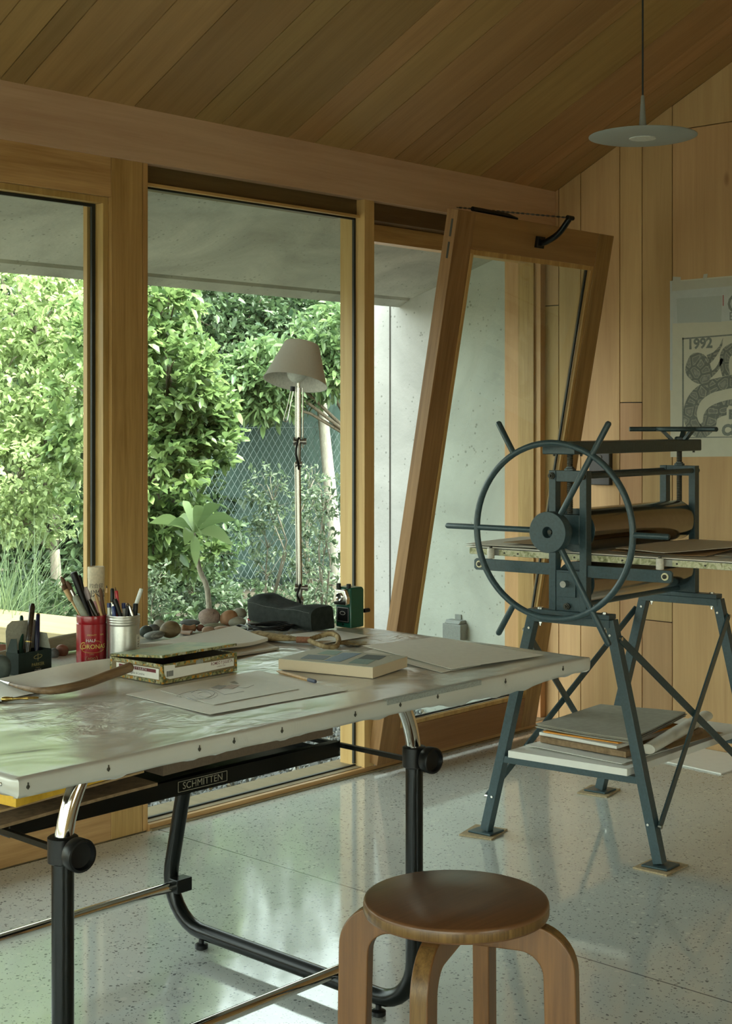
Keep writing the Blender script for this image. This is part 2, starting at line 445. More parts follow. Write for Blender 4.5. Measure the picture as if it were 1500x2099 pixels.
def thing(name, label, cat, loc=(0, 0, 0), rotz=0.0, group=None, kind=None):
    o = bpy.data.objects.new(name, None); COL.objects.link(o)
    o.location = loc; o.rotation_euler = (0, 0, rotz); o.empty_display_size = 0.05
    return tag(o, label, cat, group, kind)

def arc(c, r, a0, a1, ex, ey, n=8):
    c, ex, ey = Vector(c), Vector(ex), Vector(ey)
    return [c + ex * r * math.cos(a0 + (a1 - a0) * i / n) + ey * r * math.sin(a0 + (a1 - a0) * i / n) for i in range(n + 1)]

def bez(pts, n=24):
    """Catmull-Rom through the points"""
    P = [Vector(p) for p in pts]; P = [P[0] * 2 - P[1]] + P + [P[-1] * 2 - P[-2]]; out = []
    segs = len(P) - 3
    for i in range(segs):
        a, b, c, d = P[i:i + 4]; k = max(2, n // segs)
        for j in range(k):
            t = j / k
            out.append(0.5 * ((2 * b) + (c - a) * t + (2 * a - 5 * b + 4 * c - d) * t * t + (3 * b - a - 3 * c + d) * t ** 3))
    out.append(P[-2]); return out

# ------------------------------------------------------------------ the room
XR, YW = 5.30, 3.73
SLOPE, ZE, YRIDGE = 0.498, 2.372, 0.40
XL, YB = -2.5, -3.0

def ceil_z(y): return ZE + SLOPE * (YW - y) if y >= YRIDGE else ZE + SLOPE * (YW - YRIDGE) - SLOPE * (YRIDGE - y)

m = MB(); m.box((XL, YB, -0.1), (XR, YW, 0)); tag(m.build('floor', M['floor']), kind='structure')

# ceiling boards run up the slope
edges = [5.30]
for u in (1108, 1081, 1049, 983, 889, 860, 807, 716):
    a = (u - CX) / FPX; edges.append(YW * (FW[0] + RT[0] * a) / (FW[1] + RT[1] * a))
edges += [3.772, 3.635, 3.313, 3.190, 2.936, 2.749, 2.514, 2.430]
x = 2.43
rb = random.Random(3)
while x > XL:
    x -= rb.choice([0.09, 0.13, 0.2, 0.26, 0.31]); edges.append(max(x, XL))
m = MB(); rb = random.Random(11)
for x1, x0 in zip(edges[:-1], edges[1:]):
    m.rnd = rb.random(); g = 0.0021
    for ya, yb in ((YW + 0.08, YRIDGE), (YRIDGE, YB)):
        vs = []
        for y in (ya, yb):
            for xx in (x0 + g, x1 - g):
                for t in (0, 0.02): vs.append((xx, y, ceil_z(y) + t))
        m.add(vs, [(0, 2, 6, 4), (1, 5, 7, 3), (0, 4, 5, 1), (2, 3, 7, 6), (0, 1, 3, 2), (4, 6, 7, 5)])
tag(m.build('ceiling', M['ceil']), kind='structure')
# roof deck above the boards, closes the gaps
m = MB()
poly = [(YW + 0.07, ceil_z(YW + 0.07) + 0.022), (YRIDGE, ceil_z(YRIDGE) + 0.022), (YB - 0.9, ceil_z(YB) + 0.022 - SLOPE * 0.9), (YB - 0.9, ceil_z(YB) + 0.2 - SLOPE * 0.9), (YRIDGE, ceil_z(YRIDGE) + 0.2), (YW + 0.07, ceil_z(YW + 0.07) + 0.2)]
m.prism(poly, lambda u, v, w: (XL - 0.3 + w, u, v), XR + 0.25 - XL + 0.3)
tag(m.build('roof_deck', M['soffit']), 'concrete roof over the boarded ceiling', 'roof', kind='structure')

# right wall of upright boards
ye = [3.80, 3.713, 3.596, 3.395, 3.284, 3.138, 2.78, 2.62, 2.40, 2.10, 1.95, 1.6, 1.42, 1.1, 0.7, 0.4, 0.1, -0.2, -0.55, -0.9, -1.3, -1.55, -1.9, -2.3, -2.6, YB]
joints = {3.80: 1.864, 3.395: 1.427, 3.284: 0.504, 3.138: 2.563, 2.62: 1.1, 2.10: 1.9, 1.42: 0.8}
m = MB(); rb = random.Random(5)
for y1, y0 in zip(ye[:-1], ye[1:]):
    zs = [0.0]
    if y1 in joints: zs.append(joints[y1])
    zs.append(None)
    for za, zb in zip(zs[:-1], zs[1:]):
        m.rnd = rb.random(); g = 0.0021
        za = za + (g if za else 0)
        t0 = ceil_z(y0) - 0.0 if zb is None else zb - g; t1 = ceil_z(y1) if zb is None else zb - g
        vs = [(X, y, z) for X in (XR, XR + 0.018) for y, z in ((y0 + g, za), (y1 - g, za), (y1 - g, t1), (y0 + g, t0))]
        m.add(vs, [(0, 1, 2, 3), (7, 6, 5, 4), (0, 4, 5, 1), (1, 5, 6, 2), (2, 6, 7, 3), (3, 7, 4, 0)])
wr = m.build('wall_right', M['wall']); tag(wr, kind='structure')
m = MB()
poly = [(3.80, -0.05), (3.80, ceil_z(3.8) + 0.05), (YRIDGE, ceil_z(YRIDGE) + 0.05), (YB, ceil_z(YB) + 0.05), (YB, -0.05)]
m.prism(poly, lambda u, v, w: (XR + 0.019 + w, u, v), 0.15)
m.box((XR + 0.002, 3.801, -0.05), (XR + 0.17, 3.904, ceil_z(3.8)))
tag(m.build('wall_backing', M['screw'], wr, world=False))

# glazed gable at the left end and glazed back wall, both behind the camera's view
m = MB(); m.rnd = 0.5
m.box((XL - 0.12, YB, 0), (XL, 3.80, 0.10))
for y in (YB, -1.35, 0.36, 2.0, 3.66): m.box((XL - 0.12, y, 0.10), (XL, y + 0.08, 2.0995))
m.prism([(YB, 2.1), (3.80, 2.1), (3.80, ceil_z(3.8)), (YRIDGE, ceil_z(YRIDGE)), (YB, ceil_z(YB))], lambda u, v, w: (XL - 0.12 + w, u, v), 0.12)
tag(m.build('wall_left', M['wall']), kind='structure')
m = MB()
zt = ceil_z(YB)
m.box((XL, YB - 0.15, 0), (0.2, YB, zt)); m.box((2.2, YB - 0.15, 0), (XR, YB, zt)); m.box((0.2, YB - 0.15, 2.1), (2.2, YB, zt)); m.box((0.2, YB - 0.15, 0), (2.2, YB, 0.8))
tag(m.build('wall_back', M['wall']), kind='structure')

# beam over the glazing
m = MB(); m.rnd = 0.45; m.box((XL, YW, 2.197), (XR, YW + 0.045, ZE + 0.02))
m.box((XL, YW + 0.045, 2.24), (XR, YW + 0.16, ZE + 0.05))
tag(m.build('trim_1', M['beam'], bevel=0.002), kind='structure')

# ---- glazing bays
def pane(parent, x0, x1, z0, z1, y, name='glass_pane', mat=None):
    mm = MB(); mm.box((x0, y - 0.003, z0), (x1, y + 0.003, z1)); return mm.build(name, mat or M['glass'], parent)

w1 = thing('window_1', None, None, (1.8, 3.77, 0), kind='structure')
m = MB(); m.rnd = 0.55; m.box((2.854, 3.742, 0.0), (2.981, 3.80, 2.205)); m.build('stile', M['frame_v'], w1, bevel=0.0015)
m = MB(); m.rnd = 0.3; m.box((0.60, 3.742, 0.0), (0.72, 3.80, 2.205)); m.build('stile', M['frame_v'], w1, bevel=0.0015)
m = MB(); m.rnd = 0.62; m.box((0.72, 3.743, 2.07), (2.853, 3.80, 2.205)); m.build('top_rail', M['frame_h'], w1, bevel=0.0015)
m = MB(); m.rnd = 0.35; m.box((0.72, 3.743, 0.0), (2.853, 3.80, 0.235)); m.build('bottom_rail', M['frame_h'], w1, bevel=0.0015)
m = MB(); m.rnd = 0.5; m.box((0.72, 3.757, 2.05), (2.853, 3.80, 2.0695)); m.box((0.72, 3.757, 0.2355), (2.853, 3.80, 0.255)); m.box((2.832, 3.757, 0.255), (2.853, 3.80, 2.05)); m.box((0.7205, 3.757, 0.255), (0.742, 3.80, 2.05)); m.build('glazing_bead', M['frame_v'], w1, bevel=0.001)
m = MB(); m.box((2.818, 3.797, 0.255), (2.8318, 3.806, 2.05)); m.box((0.742, 3.797, 2.04), (2.818, 3.806, 2.0498)); m.build('gasket', M['gasket'], w1)
m = MB(); m.rnd = 0.6; m.box((2.812, 3.815, 0.2), (2.8318, 3.835, 2.07)); m.build('outer_frame', M['frame_daylit'], w1)
pane(w1, 0.742, 2.832, 0.255, 2.05, 3.81)
m = MB(); m.rnd = 0.62; m.box((2.983, 3.742, 0.0), (3.003, 3.86, 2.205)); tag(m.build('trim_2', M['frame_v'], bevel=0.0015), kind='structure')

w2 = thing('window_2', None, None, (3.5, 3.8, 0), kind='structure')
m = MB(); m.rnd = 0.5; m.box((4.05, 3.737, 0.0), (4.106, 3.866, 2.205)); m.build('jamb_post', M['frame_daylit'], w2, bevel=0.0015)
m = MB(); m.rnd = 0.05; m.box((3.0035, 3.778, 2.138), (4.0495, 3.90, 2.205)); m.build('head', M['frame_shade'], w2)
m = MB(); m.rnd = 0.75; m.box((3.0035, 3.76, 2.128), (4.0495, 3.778, 2.138)); m.build('head_bead', M['frame_h'], w2)
m = MB(); m.box((3.0035, 3.783, 2.122), (4.0495, 3.793, 2.138)); m.box((4.040, 3.783, 0.03), (4.0498, 3.793, 2.122)); m.box((3.0035, 3.783, 0.022), (4.0495, 3.793, 0.027)); m.build('gasket', M['gasket'], w2)
pane(w2, 3.004, 4.049, 0.02, 2.135, 3.788)
m = MB(); m.rnd = 0.4; m.box((0.6, 3.752, -0.06), (XR, 3.90, 0.022)); so = m.build('trim_3', M['bench']); tag(so, kind='structure')
m = MB(); m.rnd = 0.3; m.box((3.003, 3.733, -0.06), (XR, 3.7515, 0.020)); tag(m.build('trim_4', M['frame_h']), kind='structure')
m = MB(); m.rnd = 0.8; m.box((3.003, 3.720, 0.0005), (XR, 3.7325, 0.006)); tag(m.build('trim_5', M['bench']), kind='structure')

w3 = thing('window_3', None, None, (4.6, 3.8, 0), kind='structure')
m = MB(); m.rnd = 0.35; m.box((5.262, 3.785, 0.0), (5.2995, 3.985, 2.205)); m.build('jamb_post', M['frame_daylit'], w3, bevel=0.0015)
m = MB(); m.rnd = 0.4; m.box((5.250, 3.815, 0.022), (5.2615, 3.90, 2.13)); m.build('jamb_lining', M['frame_v'], w3)
m = MB(); m.rnd = 0.7; m.box((4.1065, 3.84, 2.06), (5.2495, 3.90, 2.128)); m.build('head', M['frame_h'], w3)
m = MB(); m.rnd = 0.1; m.box((4.1065, 3.775, 2.13), (5.2615, 3.90, 2.205)); m.build('head_recess', M['frame_shade'], w3)  # dark colour stands for the unlit recess above the sash
m = MB(); m.rnd = 0.75; m.box((4.1065, 3.866, 0.022), (4.125, 3.90, 2.06)); m.build('stop_bead', M['frame_v'], w3)

# bays further left, out of the picture, that light the room
w4 = thing('window_4', None, None, (-1.0, 3.77, 0), kind='structure')
m = MB(); m.box((XL, 3.742, 0), (-2.38, 3.8, 2.205)); m.box((0.48, 3.742, 0), (0.598, 3.8, 2.205)); m.box((-1.0, 3.742, 0), (-0.9, 3.8, 2.205)); m.build('stile', M['frame_v'], w4)
m = MB(); m.box((-2.38, 3.743, 2.07), (0.48, 3.8, 2.205)); m.box((-2.38, 3.743, 0), (0.48, 3.8, 0.2)); m.build('rail', M['frame_h'], w4)
pane(w4, -2.38, 0.48, 0.2, 2.07, 3.79)
w5 = thing('window_6', None, None, (1.2, YB - 0.08, 0.8), kind='structure')
m = MB(); m.box((1.16, YB - 0.12, 0.8), (1.24, YB - 0.04, 2.1)); m.build('mullion', M['frame_v'], w5)
mm = MB(); mm.box((0.2, YB - 0.083, 0.8), (2.2, YB - 0.077, 2.1)); mm.build('glass_pane', M['glass'], w5)
w6 = thing('window_5', None, None, (XL - 0.06, 0.4, 0), kind='structure')
mm = MB(); mm.box((XL - 0.063, YB, 0.1), (XL - 0.057, 3.7, 2.1)); mm.build('glass_pane', M['glass'], w6)

# ---- the tilted sash
TILT = math.atan2(0.40, 2.09)
door = thing('door_1', None, None, (4.594, 3.70, 0.028), kind='structure'); door.rotation_euler.x = TILT
def dpart(name, mat, boxes, rnd=0.5, bevel=0.0015, parent=door):
    mm = MB(); mm.rnd = rnd
    for a, b in boxes: mm.box(a, b)
    return mm.build(name, mat, parent, world=False, bevel=bevel)
H = 2.128
sl = dpart('stile', M['sash_v'], [((-0.514, 0, 0), (-0.409, 0.052, H))], 0.35)
for za, zb in ((0.10, 0.035), (0.18, 0.12)): dpart('tenon_plug', M['screw'], [((-0.5148, 0.017, H - za), (-0.513, 0.026, H - zb))], parent=sl, bevel=0)
dpart('stile', M['sash_v'], [((0.409, 0, 0), (0.514, 0.052, H))], 0.55)
dpart('top_rail', M['sash_h'], [((-0.408, 0.001, H - 0.135), (0.408, 0.051, H))], 0.55)
dpart('bottom_rail', M['sash_h'], [((-0.408, 0.001, 0.0), (0.408, 0.051, 0.135))], 0.3)
dpart('glazing_bead', M['frame_v'], [((-0.4085, -0.004, 0.1355), (-0.393, 0.020, H - 0.15)), ((0.391, 0.004, 0.1355), (0.408, 0.020, H - 0.15)), ((-0.408, 0.004, H - 0.155), (0.408, 0.020, H - 0.1355)), ((-0.408, 0.004, 0.1355), (0.408, 0.020, 0.152))], 0.8, 0.001)
dpart('gasket', M['gasket'], [((0.381, 0.021, 0.152), (0.391, 0.027, H - 0.155)), ((-0.393, 0.021, 0.152), (-0.386, 0.027, H - 0.155)), ((-0.39, 0.021, 0.152), (0.39, 0.027, 0.158))], bevel=0)
mm = MB(); mm.box((-0.40, 0.024, 0.14), (0.40, 0.030, H - 0.14)); mm.build('glass_pane', M['sash_glass'], door, world=False)
# stay: black bracket on the rail, chain back to the beam, sleeve along the top edge
mm = MB(); mm.tube(bez([(0.0, 0.0, H - 0.075), (0.0, -0.03, H - 0.07), (0.004, -0.085, H - 0.03), (0.006, -0.125, H + 0.035)], 14), 0.012, 10); mm.box((-0.022, -0.014, H - 0.095), (0.022, 0.002, H - 0.05)); mm.cyl((-0.012, -0.125, H + 0.035), (0.026, -0.125, H + 0.035), 0.009, n=12)
stay = mm.build('stay_arm', M['blackm'], door, world=False, bevel=0.001)
mm = MB(); n_l = 46
Rm = Matrix.Rotation(TILT, 3, 'X')
a0 = Vector((0.006, -0.125, H + 0.035)); a1 = Rm.inverted() @ (Vector((4.60, 3.728, 2.225)) - Vector(door.location))
for i in range(n_l):
    p = a0.lerp(a1, i / n_l); q = a0.lerp(a1, (i + 1) / n_l)
    mm.bar(p, q, 0.007 if i % 2 else 0.003, 0.003 if i % 2 else 0.007)
mm.build('chain', M['screw'], stay, world=False)
mm = MB(); mm.tube([(-0.41, 0.02, H + 0.012), (-0.2, 0.02, H + 0.010), (-0.13, 0.02, H + 0.004)], [0.009, 0.009, 0.004], 10); mm.build('track_sleeve', M['blackm'], door, world=False)

# ---- small things on the right wall
m = MB(); m.box((XR - 0.028, 3.43, 1.07), (XR - 0.0005, 3.535, 1.235)); b = m.build('wall_box', plain('dark_grey_box', (0.03, 0.03, 0.026), 0.5), loc=(XR, 3.48, 1.15), bevel=0.004)
tag(b, 'small black box fixed to the board wall behind the press beam', 'wall box')
mm = MB(); mm.lathe([(0.012, 0), (0.012, 0.003)], (XR - 0.028, 3.48, 1.19), (-1, 0, 0), 16); mm.build('button', M['screw'], b)

# ------------------------------------------------------------------ the etching press
PRESS = thing('etching_press', 'blue-grey steel etching press with a spoked wheel on four splayed legs', 'etching press', (3.7435, 2.59, 0), math.radians(1.5))
KS, KC = math.sin(math.radians(5)), math.cos(math.radians(5))   # the side frames stand five degrees off square
def pk(p): return Vector((p[0] - KS * p[1], KC * p[1], p[2]))
def pbuild(mb, name, mat, parent=None, bevel=0.0, smooth=40):
    mb.v = [pk(p) for p in mb.v]
    return mb.build(name, mat, parent or PRESS, world=False, bevel=bevel, smooth=smooth)
Mp = M['press']
AF = 0.71          # the far side frame

def wheel():
    R, a, z = 0.272, -0.085, 1.009
    m = MB()
    m.tube([(a, R * math.cos(t), z + R * math.sin(t)) for t in [2 * PI * i / 72 for i in range(72)]], 0.0098, 12, closed=True)
    rim = pbuild(m, 'wheel', Mp)
    for k in range(6):
        t = k * PI / 3           # 0 points to the right of the picture
        c, s = -math.cos(t), math.sin(t)
        r0 = 0.050 if k in (1, 3, 5) else R
        m = MB(); m.tube([(a, r0 * c, z + r0 * s), (a, 0.384 * c, z + 0.384 * s), (a, 0.389 * c, z + 0.389 * s)], [0.0092, 0.0092, 0.006], 12)
        pbuild(m, 'spoke', Mp, rim)
    m = MB(); m.lathe([(0.0165, 0.026), (0.0168, 0.0012), (0.018, 0.0), (0.0625, 0.0), (0.0635, 0.0014), (0.0635, 0.034), (0.060, 0.037), (0.0165, 0.037)], (-0.112, 0, 1.006), (1, 0, 0), 64, capb=True)
    hub = pbuild(m, 'hub', Mp, rim)
    m = MB(); m.cyl((-0.100, 0, 1.006), (-0.087, 0, 1.006), 0.007, n=14); pbuild(m, 'hub_bolt', M['screw'], rim)
    m = MB(); m.cyl((-0.08, 0, 1.006), (0.05, 0, 1.006), 0.02, n=20); pbuild(m, 'axle', Mp, rim)
wheel()

def side_frame(a0, near):
    s = 1 if near else -1
    m = MB()
    for sg in (-1, 1):
        b0, b1 = (0.042, 0.066) if sg > 0 else (-0.066, -0.042)
        m.box((a0, b0, 0.752), (a0 + 0.03, b1, 1.193))
    m.box((a0 + 0.003, -0.042, 0.752), (a0 + 0.027, 0.042, 0.880))
    m.box((a0 + 0.002, -0.042, 1.158), (a0 + 0.028, 0.042, 1.193))
    m.box((a0 - 0.006, -0.147, 0.737), (a0 + 0.036, 0.138, 0.752))
    fr = pbuild(m, 'side_frame', Mp, bevel=0.0015)
    m = MB(); m.box((a0 - 0.004 * s + 0.0, -0.030, 0.797), (a0 + 0.003, 0.036, 0.874)) if near else m.box((a0 + 0.027, -0.03, 0.797), (a0 + 0.034, 0.036, 0.874))
    pbuild(m, 'bearing_plate', Mp, fr, bevel=0.001)
    m = MB(); m.box((a0 + 0.001, -0.0415, 0.962), (a0 + 0.035, 0.0415, 1.055)); pbuild(m, 'bearing_block', Mp, fr, bevel=0.002)
    f = a0 - 0.004 if near else a0 + 0.034
    m = MB(); m.cyl((f, 0.0, 0.839), (f - 0.022 * s, 0.0, 0.839), 0.0105, n=20); pbuild(m, 'shaft_end', M['steel'], fr)
    for bb, zz in ((0.054, 1.176), (-0.054, 1.176), (0.0, 0.768)):
        m = MB(); q = a0 - 0.0005 if near else a0 + 0.0305
        m.lathe([(0.011, 0), (0.011, 0.006), (0.0085, 0.0065), (0.0085, 0.011), (0.0045, 0.0112), (0.0045, 0.017)], (q, bb, zz), (-s, 0, 0), 12)
        pbuild(m, 'nut', M['screw'], fr)
    m = MB(); m.cyl((a0 + 0.015, 0, 1.056), (a0 + 0.015, 0, 1.245), 0.0085, n=16)
    for i in range(30):
        z = 1.06 + i * 0.0062
        m.lathe([(0.0086, 0), (0.0096, 0.0015), (0.0086, 0.003)], (a0 + 0.015, 0, z), (0, 0, 1), 14, False, False)
    pbuild(m, 'pressure_screw', M['screw'])
    m = MB(); m.lathe([(0.017, 0), (0.017, 0.006), (0.012, 0.008), (0.012, 0.012)], (a0 + 0.015, 0, 1.193), (0, 0, 1), 6); pbuild(m, 'screw_nut', Mp, fr)
    # brackets that carry the bed, nylon guides on top
    for sg in (1, -1):
        m = MB(); aa = a0 + 0.006
        m.prism([(sg * 0.066, 0.862), (sg * 0.340, 0.862), (sg * 0.347, 0.868), (sg * 0.347, 0.893), (sg * 0.340, 0.899), (sg * 0.066, 0.899)], lambda u, v, w: (aa + w, u, v), 0.01)
        br = pbuild(m, 'bed_bracket', Mp, bevel=0.001)
        q = a0 + 0.006 if near else a0 + 0.016
        m = MB(); m.lathe([(0.0075, 0), (0.0115, 0.0005), (0.0115, 0.003), (0.0075, 0.0032)], (q, sg * 0.326, 0.881), (-s, 0, 0), 24); pbuild(m, 'washer', M['washer'], br)
        m = MB(); m.lathe([(0.0068, 0), (0.0068, 0.006), (0.004, 0.008)], (q, sg * 0.326, 0.881), (-s, 0, 0), 12); pbuild(m, 'bolt', M['screw'], br)
        if near:
            gb = 0.292 if sg > 0 else -0.302
            m = MB(); m.lathe([(0.0105, 0), (0.0115, 0.001), (0.0115, 0.032), (0.0105, 0.034)], (a0 + 0.019, gb, 0.9), (0, 0, 1), 24); g = pbuild(m, 'bed_guide', M['nylon'])
            m = MB(); m.cyl((a0 + 0.019, gb, 0.88), (a0 + 0.019, gb, 0.941), 0.0048, n=10); pbuild(m, 'guide_pin', M['screw'], g)
side_frame(0.0, True); side_frame(AF - 0.015, False)

m = MB(); m.lathe([(0.030, 0), (0.066, 0.0), (0.068, 0.002), (0.068, 0.636), (0.066, 0.638), (0.03, 0.638)], (0.046, 0, 1.004), (1, 0, 0), 64)
ur = pbuild(m, 'upper_roller', M['roller'])
for aa in (0.0445, 0.684):
    m = MB(); m.cyl((aa, 0, 1.004), (aa + 0.0025, 0, 1.004), 0.0684, n=48); pbuild(m, 'end_cap', Mp, ur)
m = MB(); m.lathe([(0.062, 0.0), (0.066, 0.002), (0.066, 0.636), (0.062, 0.638)], (0.046, 0, 0.839), (1, 0, 0), 64)
lr = pbuild(m, 'lower_roller', M['roller'])
for aa in (0.0445, 0.684):
    m = MB(); m.cyl((aa, 0, 0.839), (aa + 0.0025, 0, 0.839), 0.0668, n=48); pbuild(m, 'end_cap', Mp, lr)
for bb in (-0.054, 0.054):
    m = MB(); m.cyl((0.03, bb, 1.176), (AF - 0.015, bb, 1.176), 0.0085, n=16); pbuild(m, 'tie_rod', Mp)
m = MB(); m.cyl((0.03, 0.0, 0.766), (AF - 0.015, 0.0, 0.766), 0.010, n=16); pbuild(m, 'tie_rod', Mp)

# top beam that couples the two screws, with its hand wheel
m = MB(); m.box((-0.032, -0.045, 1.244), (AF + 0.075, 0.07, 1.284)); tb = pbuild(m, 'top_beam', Mp, bevel=0.004)
for aa, bb in ((0.005, 0.05), (0.03, -0.03), (AF + 0.045, -0.03)):
    m = MB(); m.cyl((aa, bb, 1.2445), (aa, bb, 1.238), 0.004, n=10); pbuild(m, 'beam_screw', M['screw'], tb)
m = MB(); hz = 1.320
m.tube([(AF + 0.075 * math.cos(t), 0.075 * math.sin(t), hz) for t in [2 * PI * i / 40 for i in range(40)]], 0.0085, 10, closed=True)
m.lathe([(0.016, 0), (0.016, 0.006), (0.011, 0.010)], (AF, 0, 1.284), (0, 0, 1), 6)
hw = pbuild(m, 'hand_wheel', Mp)
for t in (132.6, 252.6, 12.6):
    t = math.radians(t); c, s = math.cos(t), math.sin(t)
    m = MB(); m.cyl((AF + 0.075 * c, 0.075 * s, hz), (AF + 0.17 * c, 0.17 * s, hz), 0.0082, n=12); pbuild(m, 'handle', Mp, hw)
    m = MB(); m.bar((AF + 0.026 * c, 0.026 * s, 1.283), (AF + 0.062 * c, 0.062 * s, hz - 0.002), 0.016, 0.010); pbuild(m, 'strut', Mp, hw)

# bed
m = MB(); m.box((0.0345, -0.84, 0.909), (AF - 0.04, 0.385, 0.9302)); bed = pbuild(m, 'bed', M['bedtop'], bevel=0.001)
for b0, b1 in ((-0.835, -0.335), (-0.29, 0.270), (0.315, 0.383)):
    m = MB(); m.box((0.0325, b0, 0.910), (0.0345, b1, 0.929)); pbuild(m, 'mottled_edging', M['marble'], bed)
for bb in (-0.35, -0.44, -0.56, -0.68, -0.17, -0.005, 0.2, 0.25):
    m = MB(); m.cyl((0.0326, bb, 0.919), (0.031, bb, 0.919), 0.0032, n=10); pbuild(m, 'edging_screw', M['screw'], bed)

# stand: legs, head rails, braces, shelf rails, feet
def leg_top(sg): return 0.128 * sg if sg > 0 else -0.143
for a0 in (0.014, AF):
    m = MB(); m.box((a0 - 0.018, -0.147, 0.712), (a0 + 0.018, 0.138, 0.7365)); pbuild(m, 'head_rail', Mp, bevel=0.0015)
    for sg in (1, -1):
        m = MB(); m.bar((a0, leg_top(sg), 0.735), (a0, 0.305 * sg, 0.015), 0.031, 0.031, side=(1, 0, 0)); leg = pbuild(m, 'leg', Mp, bevel=0.002)
        m = MB(); m.box((a0 - 0.036, 0.307 * sg - 0.04, 0.0055), (a0 + 0.044, 0.307 * sg + 0.045, 0.0125)); pbuild(m, 'foot_plate', Mp, leg, bevel=0.003)
        for zz, f in ((0.69, 0.062), (0.13, 0.84)):
            bb = leg_top(sg) + (0.305 * sg - leg_top(sg)) * f
            m = MB(); m.cyl((a0 - 0.02, bb - 0.004 * sg, zz), (a0 + 0.02, bb - 0.004 * sg, zz), 0.004, n=8); pbuild(m, 'bolt', M['steel'], leg)
    for bb in (0.105, -0.12): m = MB(); m.cyl((a0, bb, 0.757), (a0, bb, 0.698), 0.0045, n=8); m.lathe([(0.008, 0), (0.008, 0.005)], (a0, bb, 0.752), (0, 0, 1), 6); m.lathe([(0.0075, 0), (0.0075, 0.005)], (a0, bb, 0.706), (0, 0, 1), 6); pbuild(m, 'rail_bolt', M['steel'])
    def lb(z, sg): return leg_top(sg) + (0.305 * sg - leg_top(sg)) * (0.735 - z) / 0.72
    m = MB(); m.box((a0 - 0.014, lb(0.258, -1) + 0.013, 0.246), (a0 + 0.014, lb(0.258, 1) - 0.013, 0.268)); pbuild(m, 'shelf_rail', Mp, bevel=0.001)
for sg in (1, -1):
    for k, (za, zb) in enumerate(((0.68, 0.125), (0.125, 0.68))):
        off = 0.0185 + 0.006 * k
        m = MB(); pa = (0.014, lb(za, sg) + off * sg, za); pb = (AF, lb(zb, sg) + off * sg, zb)
        m.bar(pa, pb, 0.005, 0.023, side=(0, 1, 0)); br = pbuild(m, 'cross_brace', Mp)
        for p in (pa, pb): m = MB(); m.cyl((p[0], p[1] - 0.004 * sg, p[2]), (p[0], p[1] + 0.007 * sg, p[2]), 0.006, n=8); pbuild(m, 'brace_bolt', M['steel'], br)

def ploc(a, b, z=0.0):
    """press coordinates -> room coordinates"""
    p = pk((a, b, z)); c, s = math.cos(math.radians(1.5)), math.sin(math.radians(1.5))
    return Vector((3.7435 + c * p.x - s * p.y, 2.59 + s * p.x + c * p.y, z))

# cardboard pads under the feet
M['cardpad'] = plain('cardboard_pad', (0.36, 0.28, 0.17), 0.8, 0, 0.2, 0.2)
pads = [(0.017, 0.317, 'cardboard pad under the press foot nearest the tilted window sash', 0.1),
        (0.021, -0.305, 'cardboard pad under the front right press foot, nearest the stool', -0.12),
        (AF + 0.003, 0.312, 'cardboard pad under the rear press foot below the shelf', 0.05),
        (AF + 0.003, -0.30, 'cardboard pad under the rear right press foot at the right side', 0.0)]
for a, b, lab, rz in pads:
    p = ploc(a, b); m = MB()
    m.box((-0.065, -0.055, 0), (0.068, 0.06, 0.0055))
    tag(m.build('foot_pad', M['cardpad'], loc=(p.x, p.y, 0.0), rotz=0.15 + rz, world=False, bevel=0.001), lab, 'pad', 'cardboard pads under the press feet')

# shelf board and what lies on it
def slab(name, mat, pts, z0, z1, label, cat, group=None, wav=0.0, seed=0, bevel=0.0, n=14, parent=None, th=None):
    """a sheet or block through four room corner points (in order); wav = unevenness of the upper side"""
    P = [Vector((p[0], p[1], 0)) for p in pts]; c = sum(P, Vector()) / 4
    rg = random.Random(seed); f1, f2, f3, f4 = [rg.uniform(0, 6) for _ in range(4)]
    mb = MB()
    def f(u, v):
        p = (P[0] * (1 - u) + P[1] * u) * (1 - v) + (P[3] * (1 - u) + P[2] * u) * v
        e = abs(2 * u - 1) ** 3 + abs(2 * v - 1) ** 3
        zz = z0 + wav * (0.5 + 0.25 * math.sin(3.3 * u + f1 + 2 * v) + 0.25 * math.cos(4.1 * v + f2 - u)) * (0.35 + 0.65 * min(1, e))
        return (p.x, p.y, zz)
    if wav: mb.sheet(n, n, f, th if th else z1 - z0)
    else: mb.sheet(1, 1, f, z1 - z0)
    if parent is not None: return mb.build(name, mat, parent)
    o = mb.build(name, mat, loc=(c.x, c.y, z0), bevel=bevel)
    return tag(o, label, cat, group)
def pp(*ab): return [ploc(a, b) for a, b in ab]

M['kraft'] = speckle('kraft_board', [(0.3, (0.16, 0.10, 0.05)), (0.7, (0.30, 0.20, 0.11))], 40, 0.8)
M['greypaper'] = plain('grey_sugar_paper', (0.34, 0.32, 0.26), 0.8, 0, 0.25, 0.08, 8)
M['orange'] = plain('orange_folder', (0.72, 0.30, 0.03), 0.6)
M['tissue'] = plain('white_tissue', (0.72, 0.72, 0.67), 0.5, 0, 0.5, 0.03, 10)
M['paper'] = plain('cream_paper', (0.70, 0.68, 0.60), 0.5, 0, 0.45, 0.04, 12)
M['paperw'] = plain('white_paper', (0.75, 0.74, 0.68), 0.45, 0, 0.5, 0.03, 12)
M['brownpaper'] = plain('brown_paper', (0.36, 0.24, 0.12), 0.75)

